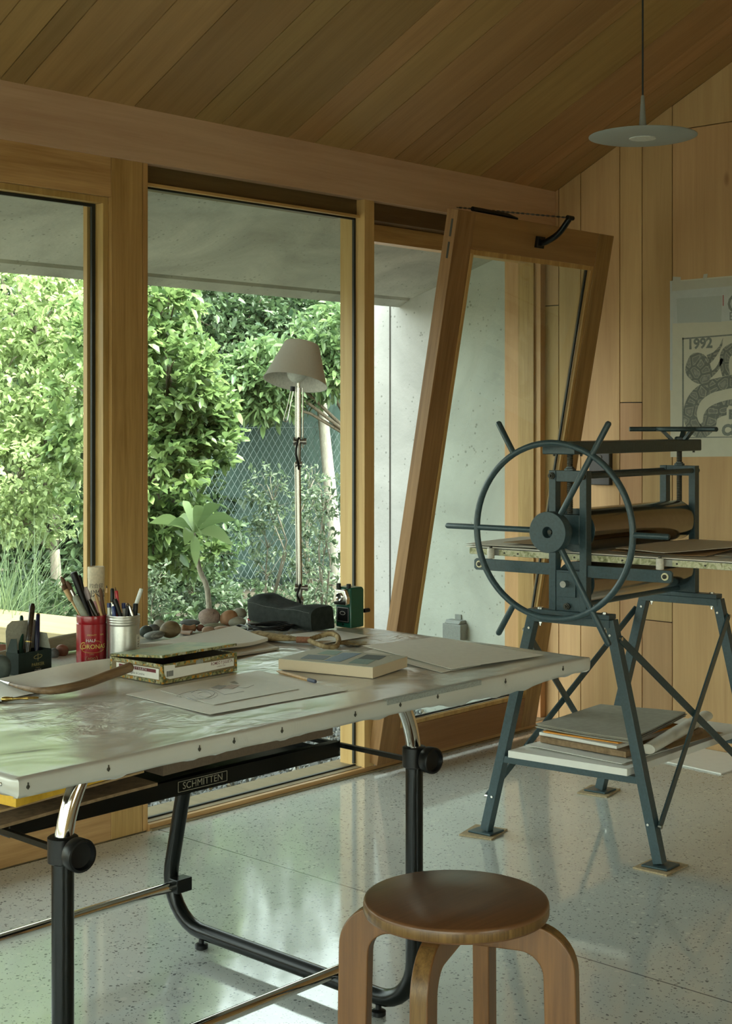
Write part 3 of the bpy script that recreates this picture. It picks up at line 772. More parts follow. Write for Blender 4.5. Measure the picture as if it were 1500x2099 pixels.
slab('shelf_board', M['white_board'], pp((-0.012, 0.2065), (-0.012, -0.2115), (0.80, -0.2115), (0.80, 0.2065)), 0.2685, 0.2905, 'thick white board resting on the lower rails of the etching press', 'shelf board', bevel=0.001)
slab('tissue_sheet', M['tissue'], pp((0.06, 0.19), (0.02, -0.175), (0.50, -0.19), (0.56, 0.17)), 0.2915, 0.293, 'crumpled white tissue sheets lying directly on the white press shelf', 'tissue paper', wav=0.006, seed=4)
slab('board_stack', M['kraft'], pp((0.12, 0.175), (0.085, -0.152), (0.56, -0.165), (0.60, 0.16)), 0.299, 0.318, 'brown ragged-edged bundle of boards in the pile on the press shelf', 'boards', bevel=0.002)
slab('white_book', M['white_board'], pp((0.135, 0.188), (0.10, -0.112), (0.50, -0.12), (0.53, 0.18)), 0.3185, 0.328, 'thin white board on the brown bundle, under the orange folder', 'board', bevel=0.001)
slab('orange_folder', M['orange'], pp((0.14, 0.175), (0.13, -0.10), (0.50, -0.11), (0.53, 0.17)), 0.3285, 0.3325, 'orange folder showing as a thin strip in the pile on the press shelf', 'folder')
for k in range(5):
    da = [0.0, -0.004, 0.003, 0.002, -0.001][k]; db = [0.0, 0.002, -0.003, 0.003, 0.001][k]
    gf = slab('grey_folder', M['greypaper'], pp((0.145 + da, 0.205 + db), (0.115 + da, -0.150 + db), (0.585 + da, -0.09 + db), (0.56 + da, 0.215 + db)), 0.3335 + 0.0032 * k, 0.335 + 0.0032 * k, None, None, wav=0.012, seed=9, th=0.0018)
    tag(gf, ['lowest of the grey paper sheets, just above the orange folder', 'second lowest grey paper sheet in the pile on the press shelf', 'middle grey paper sheet in the pile on the press shelf', 'grey paper sheet just under the top sheet of the shelf pile', 'large grey paper sheet on top of the pile on the press shelf'][k], 'paper', 'grey sheets on the press shelf')
m = MB(); c0, c1 = ploc(0.16, -0.185), ploc(0.66, -0.125)
m.tube([Vector((c0.x, c0.y, 0.318)), Vector((c0.x, c0.y, 0.318)).lerp(Vector((c1.x, c1.y, 0.340)), 0.5), Vector((c1.x, c1.y, 0.340))], [0.016, 0.018, 0.016], 14, squash=1.5)
tag(m.build('rolled_paper', M['paper'], loc=(c0.x, c0.y, 0.295)), 'rolled tan paper along the right side of the shelf pile', 'paper roll')
slab('brown_sheet', M['brownpaper'], pp((0.30, -0.06), (0.27, -0.20), (0.60, -0.215), (0.62, -0.08)), 0.3005, 0.3015, 'brown paper sheet sticking out beneath the rolled paper on the shelf', 'paper', wav=0.003, seed=2)

# papers and felts on the bed
slab('press_felt', M['paper'], pp((0.037, 0.40), (0.037, -0.80), (0.64, -0.80), (0.64, 0.42)), 0.9315, 0.9345, 'long cream felt covering the bed of the press', 'felt', wav=0.0012, seed=3, n=20)
slab('print_paper', M['paper'], pp((0.05, 0.41), (0.05, 0.09), (0.42, 0.09), (0.42, 0.44)), 0.9368, 0.938, 'cream sheet on the press bed left of the rollers, overhanging the end', 'paper', wav=0.006, seed=6)
slab('print_paper', M['brownpaper'], pp((0.10, 0.30), (0.10, 0.10), (0.5, 0.10), (0.5, 0.32)), 0.9445, 0.9455, 'brown sheet on the cream sheet behind the wheel hub', 'paper', wav=0.003, seed=7)
slab('print_paper', M['brownpaper'], pp((0.10, -0.085), (0.12, -0.40), (0.5, -0.36), (0.52, -0.085)), 0.9368, 0.9378, 'brown-edged sheet lying next to the upper roller on the press bed', 'paper', wav=0.009, seed=12)
slab('print_paper', M['paper'], pp((0.08, -0.12), (0.05, -0.30), (0.56, -0.46), (0.56, -0.13)), 0.9475, 0.9487, 'cream sheet on the brown-edged sheet right of the upper roller', 'paper', wav=0.006, seed=13)
slab('print_paper', M['greypaper'], pp((0.13, -0.42), (0.16, -0.74), (0.6, -0.74), (0.6, -0.5)), 0.9368, 0.938, 'grey sheet near the right end of the press bed', 'paper', wav=0.008, seed=14)
slab('floor_sheet', M['white_board'], [(5.0, 3.16), (4.95, 2.72), (5.27, 2.70), (5.28, 3.18)], 0.0005, 0.006, 'white board lying on the floor behind the press', 'board')

# ------------------------------------------------------------------ work table
TX0, TX1, TY0, TY1, TZ = 1.365, 3.032, 2.039, 3.22, 0.757
TABLE = thing('work_table', 'large work table with plastic-covered white top on black and chrome tubular trestle', 'table', (2.29, 2.6, 0))
M['top_board'] = plain('table_board', (0.55, 0.52, 0.45), 0.6)
m = MB(); m.box((TX0, TY0, 0.742), (TX1, TY1, 0.7555)); top = m.build('tabletop', M['top_board'], TABLE, bevel=0.002)

def plastic():
    m, nt, out = new_mat('wrinkled_plastic')
    b = principled(nt, out, 0.20, 0, 0.8)
    tc = nt.nodes.new('ShaderNodeTexCoord')
    n0 = nd(nt, 'ShaderNodeTexNoise', Scale=3.0, Detail=4.0); nt.links.new(tc.outputs['Object'], n0.inputs['Vector'])
    r = ramp(nt, [(0.3, (0.47, 0.465, 0.42)), (0.7, (0.56, 0.555, 0.505))]); nt.links.new(n0.outputs['Fac'], r.inputs[0]); nt.links.new(r.outputs[0], b.inputs['Base Color'])
    mp = nt.nodes.new('ShaderNodeMapping'); mp.inputs['Rotation'].default_value = (0, 0, 0.7); mp.inputs['Scale'].default_value = (1.15, 1.7, 1)
    nt.links.new(tc.outputs['Object'], mp.inputs[0])
    n = nd(nt, 'ShaderNodeTexNoise', Scale=2.7, Detail=2.5, Roughness=0.5, Distortion=0.9); nt.links.new(mp.outputs[0], n.inputs['Vector'])
    bp = nd(nt, 'ShaderNodeBump'); bp.inputs['Strength'].default_value = 0.55; bp.inputs['Distance'].default_value = 0.014
    nt.links.new(n.outputs['Fac'], bp.inputs['Height'])
    n2 = nd(nt, 'ShaderNodeTexNoise', Scale=9.0, Detail=3.0, Distortion=2.2); nt.links.new(mp.outputs[0], n2.inputs['Vector'])
    nm = nd(nt, 'ShaderNodeTexNoise', Scale=3.3, Detail=2.0); nt.links.new(tc.outputs['Object'], nm.inputs['Vector'])
    mk = nd(nt, 'ShaderNodeMapRange'); mk.inputs['From Min'].default_value = 0.48; mk.inputs['From Max'].default_value = 0.66; mk.inputs['To Min'].default_value = 0.05; mk.inputs['To Max'].default_value = 1.0
    nt.links.new(nm.outputs['Fac'], mk.inputs[0])
    ml = nd(nt, 'ShaderNodeMath', operation='MULTIPLY'); nt.links.new(n2.outputs['Fac'], ml.inputs[0]); nt.links.new(mk.outputs[0], ml.inputs[1])
    bp2 = nd(nt, 'ShaderNodeBump'); bp2.inputs['Strength'].default_value = 0.5; bp2.inputs['Distance'].default_value = 0.008
    nt.links.new(ml.outputs[0], bp2.inputs['Height']); nt.links.new(bp.outputs[0], bp2.inputs['Normal']); nt.links.new(bp2.outputs[0], b.inputs['Normal'])
    return m
M['plastic'] = plastic()

def wr(x, y):
    return 0.0006 * (math.sin(9 * x + 4 * y) * math.sin(11 * y - 3 * x) + 0.7 * math.sin(21 * x - 13 * y + 2 * math.sin(5 * y)))
m = MB(); nx, ny = 120, 80; e = 0.005
m.grid(nx, ny, lambda u, v: (TX0 - e + (TX1 - TX0 + 2 * e) * u, TY0 - e + (TY1 - TY0 + 2 * e) * v, TZ + wr(TX0 + 1.73 * u, TY0 + 1.23 * v) - (0.001 if min(u, v, 1 - u, 1 - v) < 1e-6 else 0)))
# skirt wrapped down over the edge and tacked, its free lower edge ragged
peri = []
for i in range(nx): peri.append((TX0 - e + (TX1 - TX0 + 2 * e) * i / nx, TY0 - e, 0, -1))
for j in range(ny): peri.append((TX1 + e, TY0 - e + (TY1 - TY0 + 2 * e) * j / ny, 1, 0))
for i in range(nx): peri.append((TX1 + e - (TX1 - TX0 + 2 * e) * i / nx, TY1 + e, 0, 1))
for j in range(ny): peri.append((TX0 - e, TY1 + e - (TY1 - TY0 + 2 * e) * j / ny, -1, 0))
K = len(peri); o0 = len(m.v)
for k, (x, y, nxn, nyn) in enumerate(peri):
    s = k / K * 2 * PI
    rag = 0.004 * math.sin(23 * s) + 0.003 * math.sin(41 * s + 1) + 0.002 * math.sin(97 * s)
    u = (x - TX0) / (TX1 - TX0); v = (y - TY0) / (TY1 - TY0)
    top_z = TZ + wr(TX0 + 1.73 * min(1, max(0, (x - TX0 + e) / (TX1 - TX0 + 2 * e))), TY0 + 1.23 * min(1, max(0, (y - TY0 + e) / (TY1 - TY0 + 2 * e)))) - 0.001
    bell = 0.0015 * math.sin(31 * s)
    sag = 0.016 * math.exp(-((x - 2.66) / 0.22) ** 2) if nyn < 0 else 0.0
    rows = [(0.0, top_z), (0.0025, 0.7525), (0.003 + bell * 0.3, 0.7425), (0.0022, 0.7305), (-0.002 + bell, 0.7245 - sag * 0.6), (-0.016 + bell, 0.721 + rag * 0.7 - sag)]
    for off, z in rows: m.v.append(Vector((x + nxn * off, y + nyn * off, z)))
for k in range(K):
    k2 = (k + 1) % K
    for r_ in range(5):
        a = o0 + k * 6 + r_; b = o0 + k2 * 6 + r_
        m.face((a, a + 1, b + 1, b))
cover = m.build('plastic_cover', M['plastic'], TABLE, smooth=60)
for X in (1.377, 1.542, 1.750, 1.836, 1.962, 2.172, 2.313, 2.438, 2.684, 2.916):
    m = MB(); m.lathe([(0.0035, 0), (0.003, 0.0014), (0.001, 0.002)], (X, 2.0305, 0.742), (0, -1, 0), 10)
    m.box((X - 0.0008, 2.029, 0.738), (X + 0.0008, 2.0306, 0.7495)); m.build('tack', M['screw'], cover)
for Y in (2.08, 2.4, 2.8):
    m = MB(); m.lathe([(0.0035, 0), (0.003, 0.0014), (0.001, 0.002)], (TX0 - 0.0085, Y, 0.742), (-1, 0, 0), 10); m.build('tack', M['steel'], cover)
M['tape'] = plain('grey_tape', (0.27, 0.29, 0.27), 0.5, 0, 0.4, 0.2, 60)
m = MB(); m.sheet(24, 1, lambda u, v: (2.270 + 0.321 * u, 2.0295 + 0.012 * v, 0.7582 + 0.0004 * math.sin(30 * u)), 0.0008)
m.box((2.270, 2.0285, 0.7475), (2.591, 2.0298, 0.7585)); m.build('tape_strip', M['tape'], cover)

# trestle: each side a post, foot bar and back leg bent from one black tube
def side_tube(X):
    r = 0.0195
    pts = [Vector((X, 2.083, 0.60)), Vector((X, 2.083, 0.15))]
    pts += arc((X, 2.083 + 0.105, 0.15), 0.105, PI, 1.5 * PI, (0, 1, 0), (0, 0, 1), 8)[1:]
    pts += [Vector((X, 2.80, 0.045))]
    pts += arc((X, 2.80, 0.165), 0.12, -PI / 2, math.radians(13), (0, 1, 0), (0, 0, 1), 8)[1:]
    pts += [Vector((X, 2.79, 0.735))]
    return pts
for X, out in ((2.42, 1), (1.484, -1)):
    m = MB(); m.tube(side_tube(X), 0.0195, 20); leg = m.build('leg', M['blackm'], TABLE)
    for Y in (2.19, 2.80):
        m = MB(); m.lathe([(0.012, 0.0), (0.017, 0.003), (0.017, 0.012), (0.012, 0.015), (0.007, 0.016), (0.007, 0.03)], (X, Y, 0.0), (0, 0, 1), 20); m.build('foot', M['blackp'], leg)
    m = MB(); m.lathe([(0.0235, 0), (0.0265, 0.002), (0.0265, 0.044), (0.0235, 0.046)], (X, 2.083, 0.582), (0, 0, 1), 28); col = m.build('collar', M['blackp'], leg)
    # clamp knob, a shallow dished disc on a stub
    ax = Vector((-0.04, -1.0, 0)).normalized(); c0 = Vector((X, 2.083, 0.605)) + ax * 0.022
    m = MB(); m.lathe([(0.012, 0), (0.012, 0.012), (0.026, 0.014), (0.0285, 0.017), (0.029, 0.036), (0.0275, 0.039), (0.024, 0.0395), (0.0215, 0.031), (0.004, 0.029)], c0, ax, 40); m.build('clamp_knob', M['blackp'], leg)
    m = MB(); m.bar((X - 0.006 * out, 2.083, 0.598), (X - 0.006 * out, 2.80, 0.598), 0.010, 0.010); m.build('tray_rod', M['blackm'], TABLE)
# chrome inverted U between the two posts, under the top
for X, sg in ((1.484, 1), (2.42, -1)):
    R = 0.25; pts = [Vector((X, 2.083, 0.55)), Vector((X, 2.083, 0.592))]
    pts += [Vector((X + sg * (R - R * math.cos(a)), 2.083, 0.592 + R * math.sin(a))) for a in [0.64 * i / 10 for i in range(1, 11)]]
    m = MB(); m.tube(pts, 0.0163, 24); m.build('chrome_tube', M['chrome'], TABLE)
    m = MB(); q = pts[-1]; m.box((q.x - 0.03, 2.06, 0.736), (q.x + 0.03, 2.30, 0.7415)); m.build('top_bracket', M['blackm'], TABLE)
m = MB(); m.cyl((1.40, 2.895, 0.143), (2.452, 2.895, 0.143), 0.0135, n=20); st = m.build('stretcher', M['chrome'], TABLE, bevel=0.002)
m = MB(); m.box((2.395, 2.865, 0.13), (2.445, 2.90, 0.165)); m.build('stretcher_clamp', M['blackm'], st, bevel=0.002)
m = MB(); m.cyl((1.40, 2.30, 0.079), (2.43, 2.30, 0.079), 0.0135, n=20); m.build('stretcher', M['chrome'], TABLE, bevel=0.002)

# black metal paper tray hung on the rods
m = MB()
m.box((1.515, 2.292, 0.577), (2.400, 2.297, 0.611)); m.box((1.515, 2.292, 0.607), (2.400, 2.312, 0.611))
m.box((1.515, 2.292, 0.577), (2.400, 2.72, 0.580)); m.box((1.515, 2.715, 0.577), (2.400, 2.72, 0.600))
m.box((1.515, 2.292, 0.577), (1.518, 2.72, 0.590)); m.box((2.397, 2.292, 0.577), (2.400, 2.72, 0.590))
tray = m.build('paper_tray', M['blackm'], TABLE, bevel=0.0008)
M['badge'] = plain('tray_lettering', (0.22, 0.20, 0.15), 0.5)
m = MB(); bx, bz = 1.985, 0.5945
m.text('SCHMITTEN', 0.0205, lambda u, v: (bx + u * 1.0, 2.2914, bz + v), weight=0.0)
for zz in (-0.0105, 0.0105): m.box((bx - 0.067, 2.2912, bz + zz - 0.0006), (bx + 0.067, 2.2919, bz + zz + 0.0006))
for xx in (-0.067, 0.067): m.box((bx + xx - 0.0006, 2.2912, bz - 0.0105), (bx + xx + 0.0006, 2.2919, bz + 0.0105))
m.build('maker_badge', M['badge'], tray)

# papers in the tray
M['darkbrown'] = plain('dark_brown_folder', (0.12, 0.083, 0.055), 0.7)
M['yellow'] = plain('yellow_box', (0.62, 0.36, 0.03), 0.6, 0, 0.4, 0.08, 20)
slab('brown_folder', M['darkbrown'], [(1.86, 2.27), (2.385, 2.30), (2.38, 2.68), (1.85, 2.66)], 0.626, 0.660, 'wide dark brown folder in the right half of the tray under the table', 'folder', wav=0.010, seed=21, th=0.034)
slab('clear_sleeve', M['sash_glass'], [(1.80, 2.268), (2.02, 2.275), (2.02, 2.5), (1.80, 2.5)], 0.6135, 0.6145, 'clear plastic sleeve poking out of the tray near the maker lettering', 'sleeve', wav=0.010, seed=22, th=0.0008)
slab('brown_folder', M['kraft'], [(1.44, 2.23), (1.84, 2.262), (1.84, 2.66), (1.44, 2.64)], 0.614, 0.620, 'lower brown card folder at the left end of the tray', 'folder', wav=0.006, seed=23, th=0.006)
slab('brown_folder', M['brownpaper'], [(1.43, 2.215), (1.80, 2.255), (1.80, 2.6), (1.43, 2.58)], 0.650, 0.656, 'upper brown card folder beneath the yellow box in the tray', 'folder', wav=0.004, seed=24, th=0.004)
slab('yellow_box', M['yellow'], [(1.46, 2.19), (1.72, 2.235), (1.68, 2.52), (1.42, 2.48)], 0.662, 0.692, 'flat yellow box on the folders under the left table corner', 'box', bevel=0.001)

# ------------------------------------------------------------------ bentwood stool
STOOL = thing('stool', 'round dark walnut stool with four bent plywood legs in front of the table', 'stool', (2.112, 1.714, 0))
m = MB(); m.lathe([(0.10, 0.0), (0.166, 0.0), (0.1735, 0.003), (0.1745, 0.007), (0.1745, 0.024), (0.173, 0.0275), (0.169, 0.029), (0.06, 0.0285)], (2.112, 1.714, 0.421), (0, 0, 1), 96); seat = m.build('seat', M['stool_seat'], STOOL, smooth=50)
m = MB(); m.lathe([(0.1738, 0.0), (0.1752, 0.002), (0.1752, 0.014), (0.1745, 0.0165)], (2.112, 1.714, 0.426), (0, 0, 1), 96, False, False); 
m.build('laminated_rim', M['ply_edge'], seat, smooth=60)
for k, ang in enumerate((-67.4, 22.6, 112.6, 202.6)):
    t = math.radians(ang); c, s = math.cos(t), math.sin(t); drop = 0.0 if k % 2 == 0 else 0.0
    ro, ri, top_, w = 0.231, 0.171, 0.4205, 0.034
    prof = [(ro + 0.006, 0.0), (ro, top_ - 0.085)]
    prof += [(ro - 0.085 + 0.085 * math.cos(a), top_ - 0.085 + 0.085 * math.sin(a)) for a in [PI / 2 * i / 10 for i in range(1, 11)]]
    prof += [(0.02, top_), (0.02, top_ - 0.050)]
    prof += [(ri - 0.045 + 0.045 * math.cos(a), top_ - 0.050 - 0.045 + 0.045 * math.sin(a)) for a in [PI / 2 - PI / 2 * i / 8 for i in range(0, 9)]]
    prof += [(ri + 0.008, 0.0)]
    m = MB(); m.prism(prof, lambda u, v, q: (2.112 + c * u - s * (q - w / 2), 1.714 + s * u + c * (q - w / 2), v), w)
    m.rnd = 0.5
    lg = m.build('leg', M['stool'], STOOL, bevel=0.003, smooth=35)
    # laminated outer face
    m = MB(); pr_ = [p for p in prof if p[0] > 0.10][:]
    outer = [(ro + 0.0063, 0.0)] + [(ro + 0.0004, top_ - 0.085)] + [(ro - 0.085 + 0.0854 * math.cos(a), top_ - 0.085 + 0.0854 * math.sin(a)) for a in [PI / 2 * i / 10 for i in range(1, 9)]]
    inner = [(u - 0.002, v - 0.001) for u, v in outer]
    m.prism(outer + inner[::-1], lambda u, v, q: (2.112 + c * u - s * (q - w / 2 + 0.003), 1.714 + s * u + c * (q - w / 2 + 0.003), v), w - 0.006)
    m.build('laminated_edge', M['ply_edge'], lg, smooth=35)

# ------------------------------------------------------------------ pendant lamp
PX, PY, PZ = 4.20, 2.60, 2.305
pend = thing('pendant_lamp', 'flat grey disc pendant lamp hanging on a dark cord from the boarded ceiling', 'lamp', (PX, PY, PZ))
m = MB(); m.lathe([(0.040, -0.004), (0.10, -0.0025), (0.170, -0.001), (0.1805, 0.002), (0.1805, 0.004), (0.170, 0.005), (0.05, 0.010), (0.02, 0.014)], (PX, PY, PZ), (0, 0, 1), 80, capb=True); m.build('shade', M['lampgrey'], pend, smooth=50)
m = MB(); m.lathe([(0.02, 0.012), (0.0135, 0.022), (0.0125, 0.034), (0.0128, 0.035), (0.0055, 0.138), (0.0045, 0.141)], (PX, PY, PZ), (0, 0, 1), 32); m.build('stem', M['lampgrey'], pend)
m = MB(); m.lathe([(0.002, -0.0062), (0.044, -0.006), (0.046, -0.0035)], (PX, PY, PZ), (0, 0, 1), 48); m.build('diffuser', M['opal'], pend)
m = MB(); m.cyl((PX, PY, PZ + 0.13), (PX, PY, ceil_z(PY)), 0.0032, n=10); m.build('cord', M['cord'], pend)

# ------------------------------------------------------------------ things on the table
T = 0.7588
S = 0.958          # sizes were taken for a slightly lower table
def dz(v, z=T): return FPX * (EYE - z) / (v - CY)       # distance of a point of height z seen at row v
def XY(p): return (p.x, p.y)
def facecam(c): return math.atan2(-c.y, -c.x)

M['boxgreen'] = plain('dark_green_card', (0.016, 0.025, 0.021), 0.7, 0, 0.2)
M['cardgrey'] = plain('grey_card_inside', (0.33, 0.33, 0.27), 0.7)
M['gold'] = plain('gold_print', (0.50, 0.36, 0.07), 0.45)
M['dullgold'] = plain('dull_gold_print', (0.34, 0.28, 0.10), 0.5)
M['whiteprint'] = plain('white_print', (0.55, 0.55, 0.52), 0.5)
M['redtin'] = plain('red_lacquer', (0.26, 0.010, 0.016), 0.22, 0, 0.5, 0.08, 10)
M['navy'] = plain('navy_lacquer', (0.012, 0.014, 0.05), 0.25)
M['pengreen'] = plain('green_lacquer', (0.008, 0.045, 0.032), 0.25)
M['penbrown'] = plain('dark_brown_lacquer', (0.022, 0.015, 0.008), 0.22)
M['brass'] = plain('brass', (0.52, 0.38, 0.12), 0.3, 1.0, 0.5, 0.2, 40)
M['pencilwood'] = wood('pencil_wood', (0.34, 0.19, 0.08), (0.50, 0.30, 0.14), 'Z', 3, 0.5, 0.1)
M['bristle'] = plain('brown_bristle', (0.10, 0.045, 0.02), 0.7)
M['tan'] = plain('tan_handle', (0.55, 0.37, 0.19), 0.4)
M['sage'] = plain('grey_green_handle', (0.24, 0.26, 0.20), 0.4)
M['pinkgrey'] = plain('pinkish_handle', (0.40, 0.32, 0.32), 0.5)
M['red'] = plain('red_plastic', (0.50, 0.015, 0.02), 0.3)
M['blue'] = plain('blue_plastic', (0.02, 0.04, 0.16), 0.3)
M['clear'] = plain('clear_plastic', (0.60, 0.63, 0.60), 0.15)
M['bluegrey'] = plain('blue_grey_tip', (0.06, 0.07, 0.11), 0.5)
M['carton'] = plain('carton_tube', (0.58, 0.50, 0.36), 0.7)
M['darkprint'] = plain('dark_print', (0.05, 0.05, 0.045), 0.6)
M['pinkprint'] = plain('pink_print', (0.50, 0.25, 0.26), 0.6)
M['redbrownprint'] = plain('dark_red_print', (0.14, 0.02, 0.025), 0.6)

# ---- pen box
pb = onz(38, 1386, T)
BOX = thing('pen_box', 'small dark green card box with open flaps and gold lettering holding three pens', 'pen box', (pb.x, pb.y, T), math.radians(6)); BOX.scale = (S,) * 3
W, D, Hh, t = 0.103, 0.046, 0.054, 0.0009
m = MB(); m.box((0, 0, 0), (W, D, t)); m.box((0, 0, 0), (W, t, Hh)); m.box((0, D - t, 0), (W, D, Hh)); m.box((0, t, 0), (t, D - t, Hh)); m.box((W - t, t, 0), (W, D - t, Hh))
body = m.build('body', M['boxgreen'], BOX, world=False)
out_ = [(0.0, Hh), (W, Hh), (W, 0.09), (W - 0.004, 0.122), (0.018, 0.127), (0.004, 0.118), (-0.001, 0.104)]
m = MB(); m.prism(out_, lambda u, v, w: (u, D + 0.02 * max(0, v - Hh) - w, v), 0.0008); m.build('back_flap', M['cardgrey'], BOX, world=False)
m = MB(); m.prism([(0.003, Hh), (D - 0.002, Hh), (D - 0.012, 0.086), (0.014, 0.088)], lambda u, v, w: (0.006 * (v - Hh) / 0.034 - w, u, v), 0.0008); m.build('side_flap', M['boxgreen'], BOX, world=False)
m = MB(); m.prism([(0.003, Hh), (D - 0.002, Hh), (D - 0.007, 0.092), (0.012, 0.092)], lambda u, v, w: (W - 0.004 * (v - Hh) / 0.034 - w, u, v), 0.0008); m.build('side_flap', M['cardgrey'], BOX, world=False)
m = MB(); px = 0.060
m.text('PARKER', 0.0112, lambda u, v: (px + u, -0.0004, 0.0205 + v))
m.tube([(px + 0.0125 * math.cos(a), -0.0004, 0.0395 + 0.0046 * math.sin(a) + 0.0012 * math.cos(a)) for a in [2 * PI * i / 40 for i in range(40)]], 0.0005, 6, closed=True)
m.tube([(px, -0.0004, 0.029), (px, -0.0004, 0.048)], 0.0005, 6)
m.box((px - 0.007, -0.0004, 0.0125), (px + 0.007, 0, 0.0132))
m.build('gold_lettering', M['dullgold'], body, world=False)
m = MB(); m.text('QUINK', 0.0068, lambda u, v: (px + u, -0.0004, 0.0068 + v), weight=0.0)
for k in range(4): m.box((-0.0004, 0.035, 0.012 + 0.008 * k), (0, 0.039, 0.015 + 0.008 * k))
m.build('white_lettering', M['whiteprint'], body, world=False)

def pen(name, mat, p0, p1, rads, label, cat, group=None, n=14, extra=()):
    """rads: [(fraction, radius)] from p0 (bottom) to p1 (tip)"""
    p0, p1 = Vector(p0), Vector(p1); m = MB()
    m.tube([p0.lerp(p1, f) for f, r in rads], [r for f, r in rads], n)
    o = m.build(name, mat, loc=tuple(p0)); tag(o, label, cat, group)
    for nm, mt, fr in extra:
        mm = MB(); mm.tube([p0.lerp(p1, f) for f, r in fr], [r for f, r in fr], n); c = mm.build(nm, mt, loc=tuple(p0)); c.parent = o; c.location = (0, 0, 0)
    return o
c6, s6 = math.cos(math.radians(6)), math.sin(math.radians(6))
def bx(x, y, z): return Vector((pb.x + S * (c6 * x - s6 * y), pb.y + S * (s6 * x + c6 * y), T + S * z))
pen('fountain_pen', M['pengreen'], bx(0.026, 0.022, 0.002), at(44, 1262, 3.565 * S), [(0, 0.0055), (0.5, 0.0062), (0.9, 0.005), (0.97, 0.0045), (1, 0.003)], 'dark green tapered pen at the left in the small pen box', 'pen', 'pens in the pen box')
pen('fountain_pen', M['penbrown'], bx(0.030, 0.012, 0.002), at(67, 1237, 3.545 * S), [(0, 0.0075), (0.47, 0.0082), (0.475, 0.0072), (0.95, 0.0068), (1, 0.004)], 'tall blackish brown pen with a thin gold band in the pen box', 'pen', 'pens in the pen box', extra=(('gold_band', M['brass'], [(0.44, 0.0084), (0.455, 0.0084)]),))
pen('fountain_pen', M['navy'], bx(0.072, 0.022, 0.002), at(78, 1257, 3.575 * S), [(0, 0.0062), (0.6, 0.0064), (0.98, 0.0048), (1, 0.003)], 'navy pen at the right side of the pen box', 'pen', 'pens in the pen box', extra=(('cap_ring', M['brass'], [(0.98, 0.005), (1.0, 0.0034)]),))

# ---- red tin and aluminium can
tc = onz(188, 1362, T); TIN_R, TIN_H = 0.0385, 0.1265
TIN = thing('tin', 'red lacquered cigar tin with gold lettering, full of brushes', 'tin', tuple(tc)); TIN.scale = (S,) * 3
m = MB(); m.lathe([(0.0375, 0), (0.0385, 0.001), (0.0385, 0.105), (0.0372, 0.1065), (0.0378, 0.109), (0.0383, 0.112), (0.0383, 0.125), (0.0378, TIN_H), (0.0366, TIN_H), (0.0366, 0.003), (0.001, 0.003)], (0, 0, 0), (0, 0, 1), 64, True, False)
tb_ = m.build('body', M['redtin'], TIN, world=False)
phi = facecam(tc)
def cyl_map(r, ph, zc):
    return lambda u, v: (r * math.cos(ph + u / r), r * math.sin(ph + u / r), zc + v)
m = MB(); m.text('ORONAS', 0.0155, lambda u, v: cyl_map(0.0388, phi, 0.050)(u + 0.006, v), weight=0.0002)
m.text('C', 0.027, lambda u, v: cyl_map(0.0388, phi, 0.0515)(u * 0.75 - 0.0255 + v * 0.25, v), weight=0.0)
m.tube([cyl_map(0.0387, phi, 0.0)(0.003 + 0.029 * math.cos(a), 0.043 + 0.008 * math.sin(a)) for a in [PI * 1.05 + PI * 0.95 * i / 24 for i in range(25)]], 0.0005, 6)
m.tube([cyl_map(0.0387, phi, 0.0)(0.006 + 0.018 * math.cos(a), 0.059 + 0.006 * math.sin(a)) for a in [0.1 + 1.3 * i / 10 for i in range(11)]], 0.0005, 6)
m.text('SPECIALITY', 0.0048, cyl_map(0.0388, phi, 0.0795)) ; m.text('GEFE', 0.0048, lambda u, v: cyl_map(0.0388, phi, 0.0795)(u + 0.027, v))
m.build('gold_lettering', M['gold'], tb_, world=False)
m = MB(); m.text('HALF', 0.0108, lambda u, v: cyl_map(0.0388, phi, 0.0655)(u - 0.002, v)); m.build('white_lettering', M['whiteprint'], tb_, world=False)
m = MB(); m.text('AGIO', 0.0085, cyl_map(0.0389, phi, 0.0205))
for a in [PI * (-0.35) + PI * 1.7 * i / 26 for i in range(27)]:
    cu, cv = 0.0155 * math.cos(a - PI / 2 + 0.0), 0.0125 * math.sin(a + PI / 2 + PI)
for i in range(30):
    a = 2 * PI * i / 30
    if 0.25 * PI < a < 0.75 * PI and abs(a - PI / 2) > 0.35: continue
    q = cyl_map(0.0388, phi, 0.0195)(0.0145 * math.cos(a), 0.0118 * math.sin(a)); m.ball(q, (0.0012, 0.0012, 0.0009), 6)
m.build('gold_crest', M['dullgold'], tb_, world=False)

cc = onz(253, 1363, T); CAN_R, CAN_H = 0.0415, 0.1275
CAN = thing('can', 'brushed aluminium can with ridged rim beside the red tin, full of pens', 'can', tuple(cc)); CAN.scale = (S,) * 3
pr_ = [(0.039, 0), (0.0405, 0.0015), (0.0405, 0.101)]
for z in (0.104, 0.110, 0.116): pr_ += [(0.0405, z), (0.0416, z + 0.0015), (0.0416, z + 0.0035), (0.0405, z + 0.005)]
pr_ += [(0.0405, 0.123), (0.0415, 0.125), (0.041, 0.1275), (0.0392, 0.1272), (0.0388, 0.003), (0.001, 0.003)]
m = MB(); m.lathe(pr_, (0, 0, 0), (0, 0, 1), 64, True, False); cb = m.build('body', M['alu'], CAN, world=False)
ph2 = facecam(cc)
m = MB(); m.grid(10, 1, lambda u, v: cyl_map(0.0409, ph2 + 1.12, 0.028)((u - 0.5) * 0.020, 0.052 * v)); cl = m.build('paper_label', M['paper'], CAN, world=False)
m = MB()
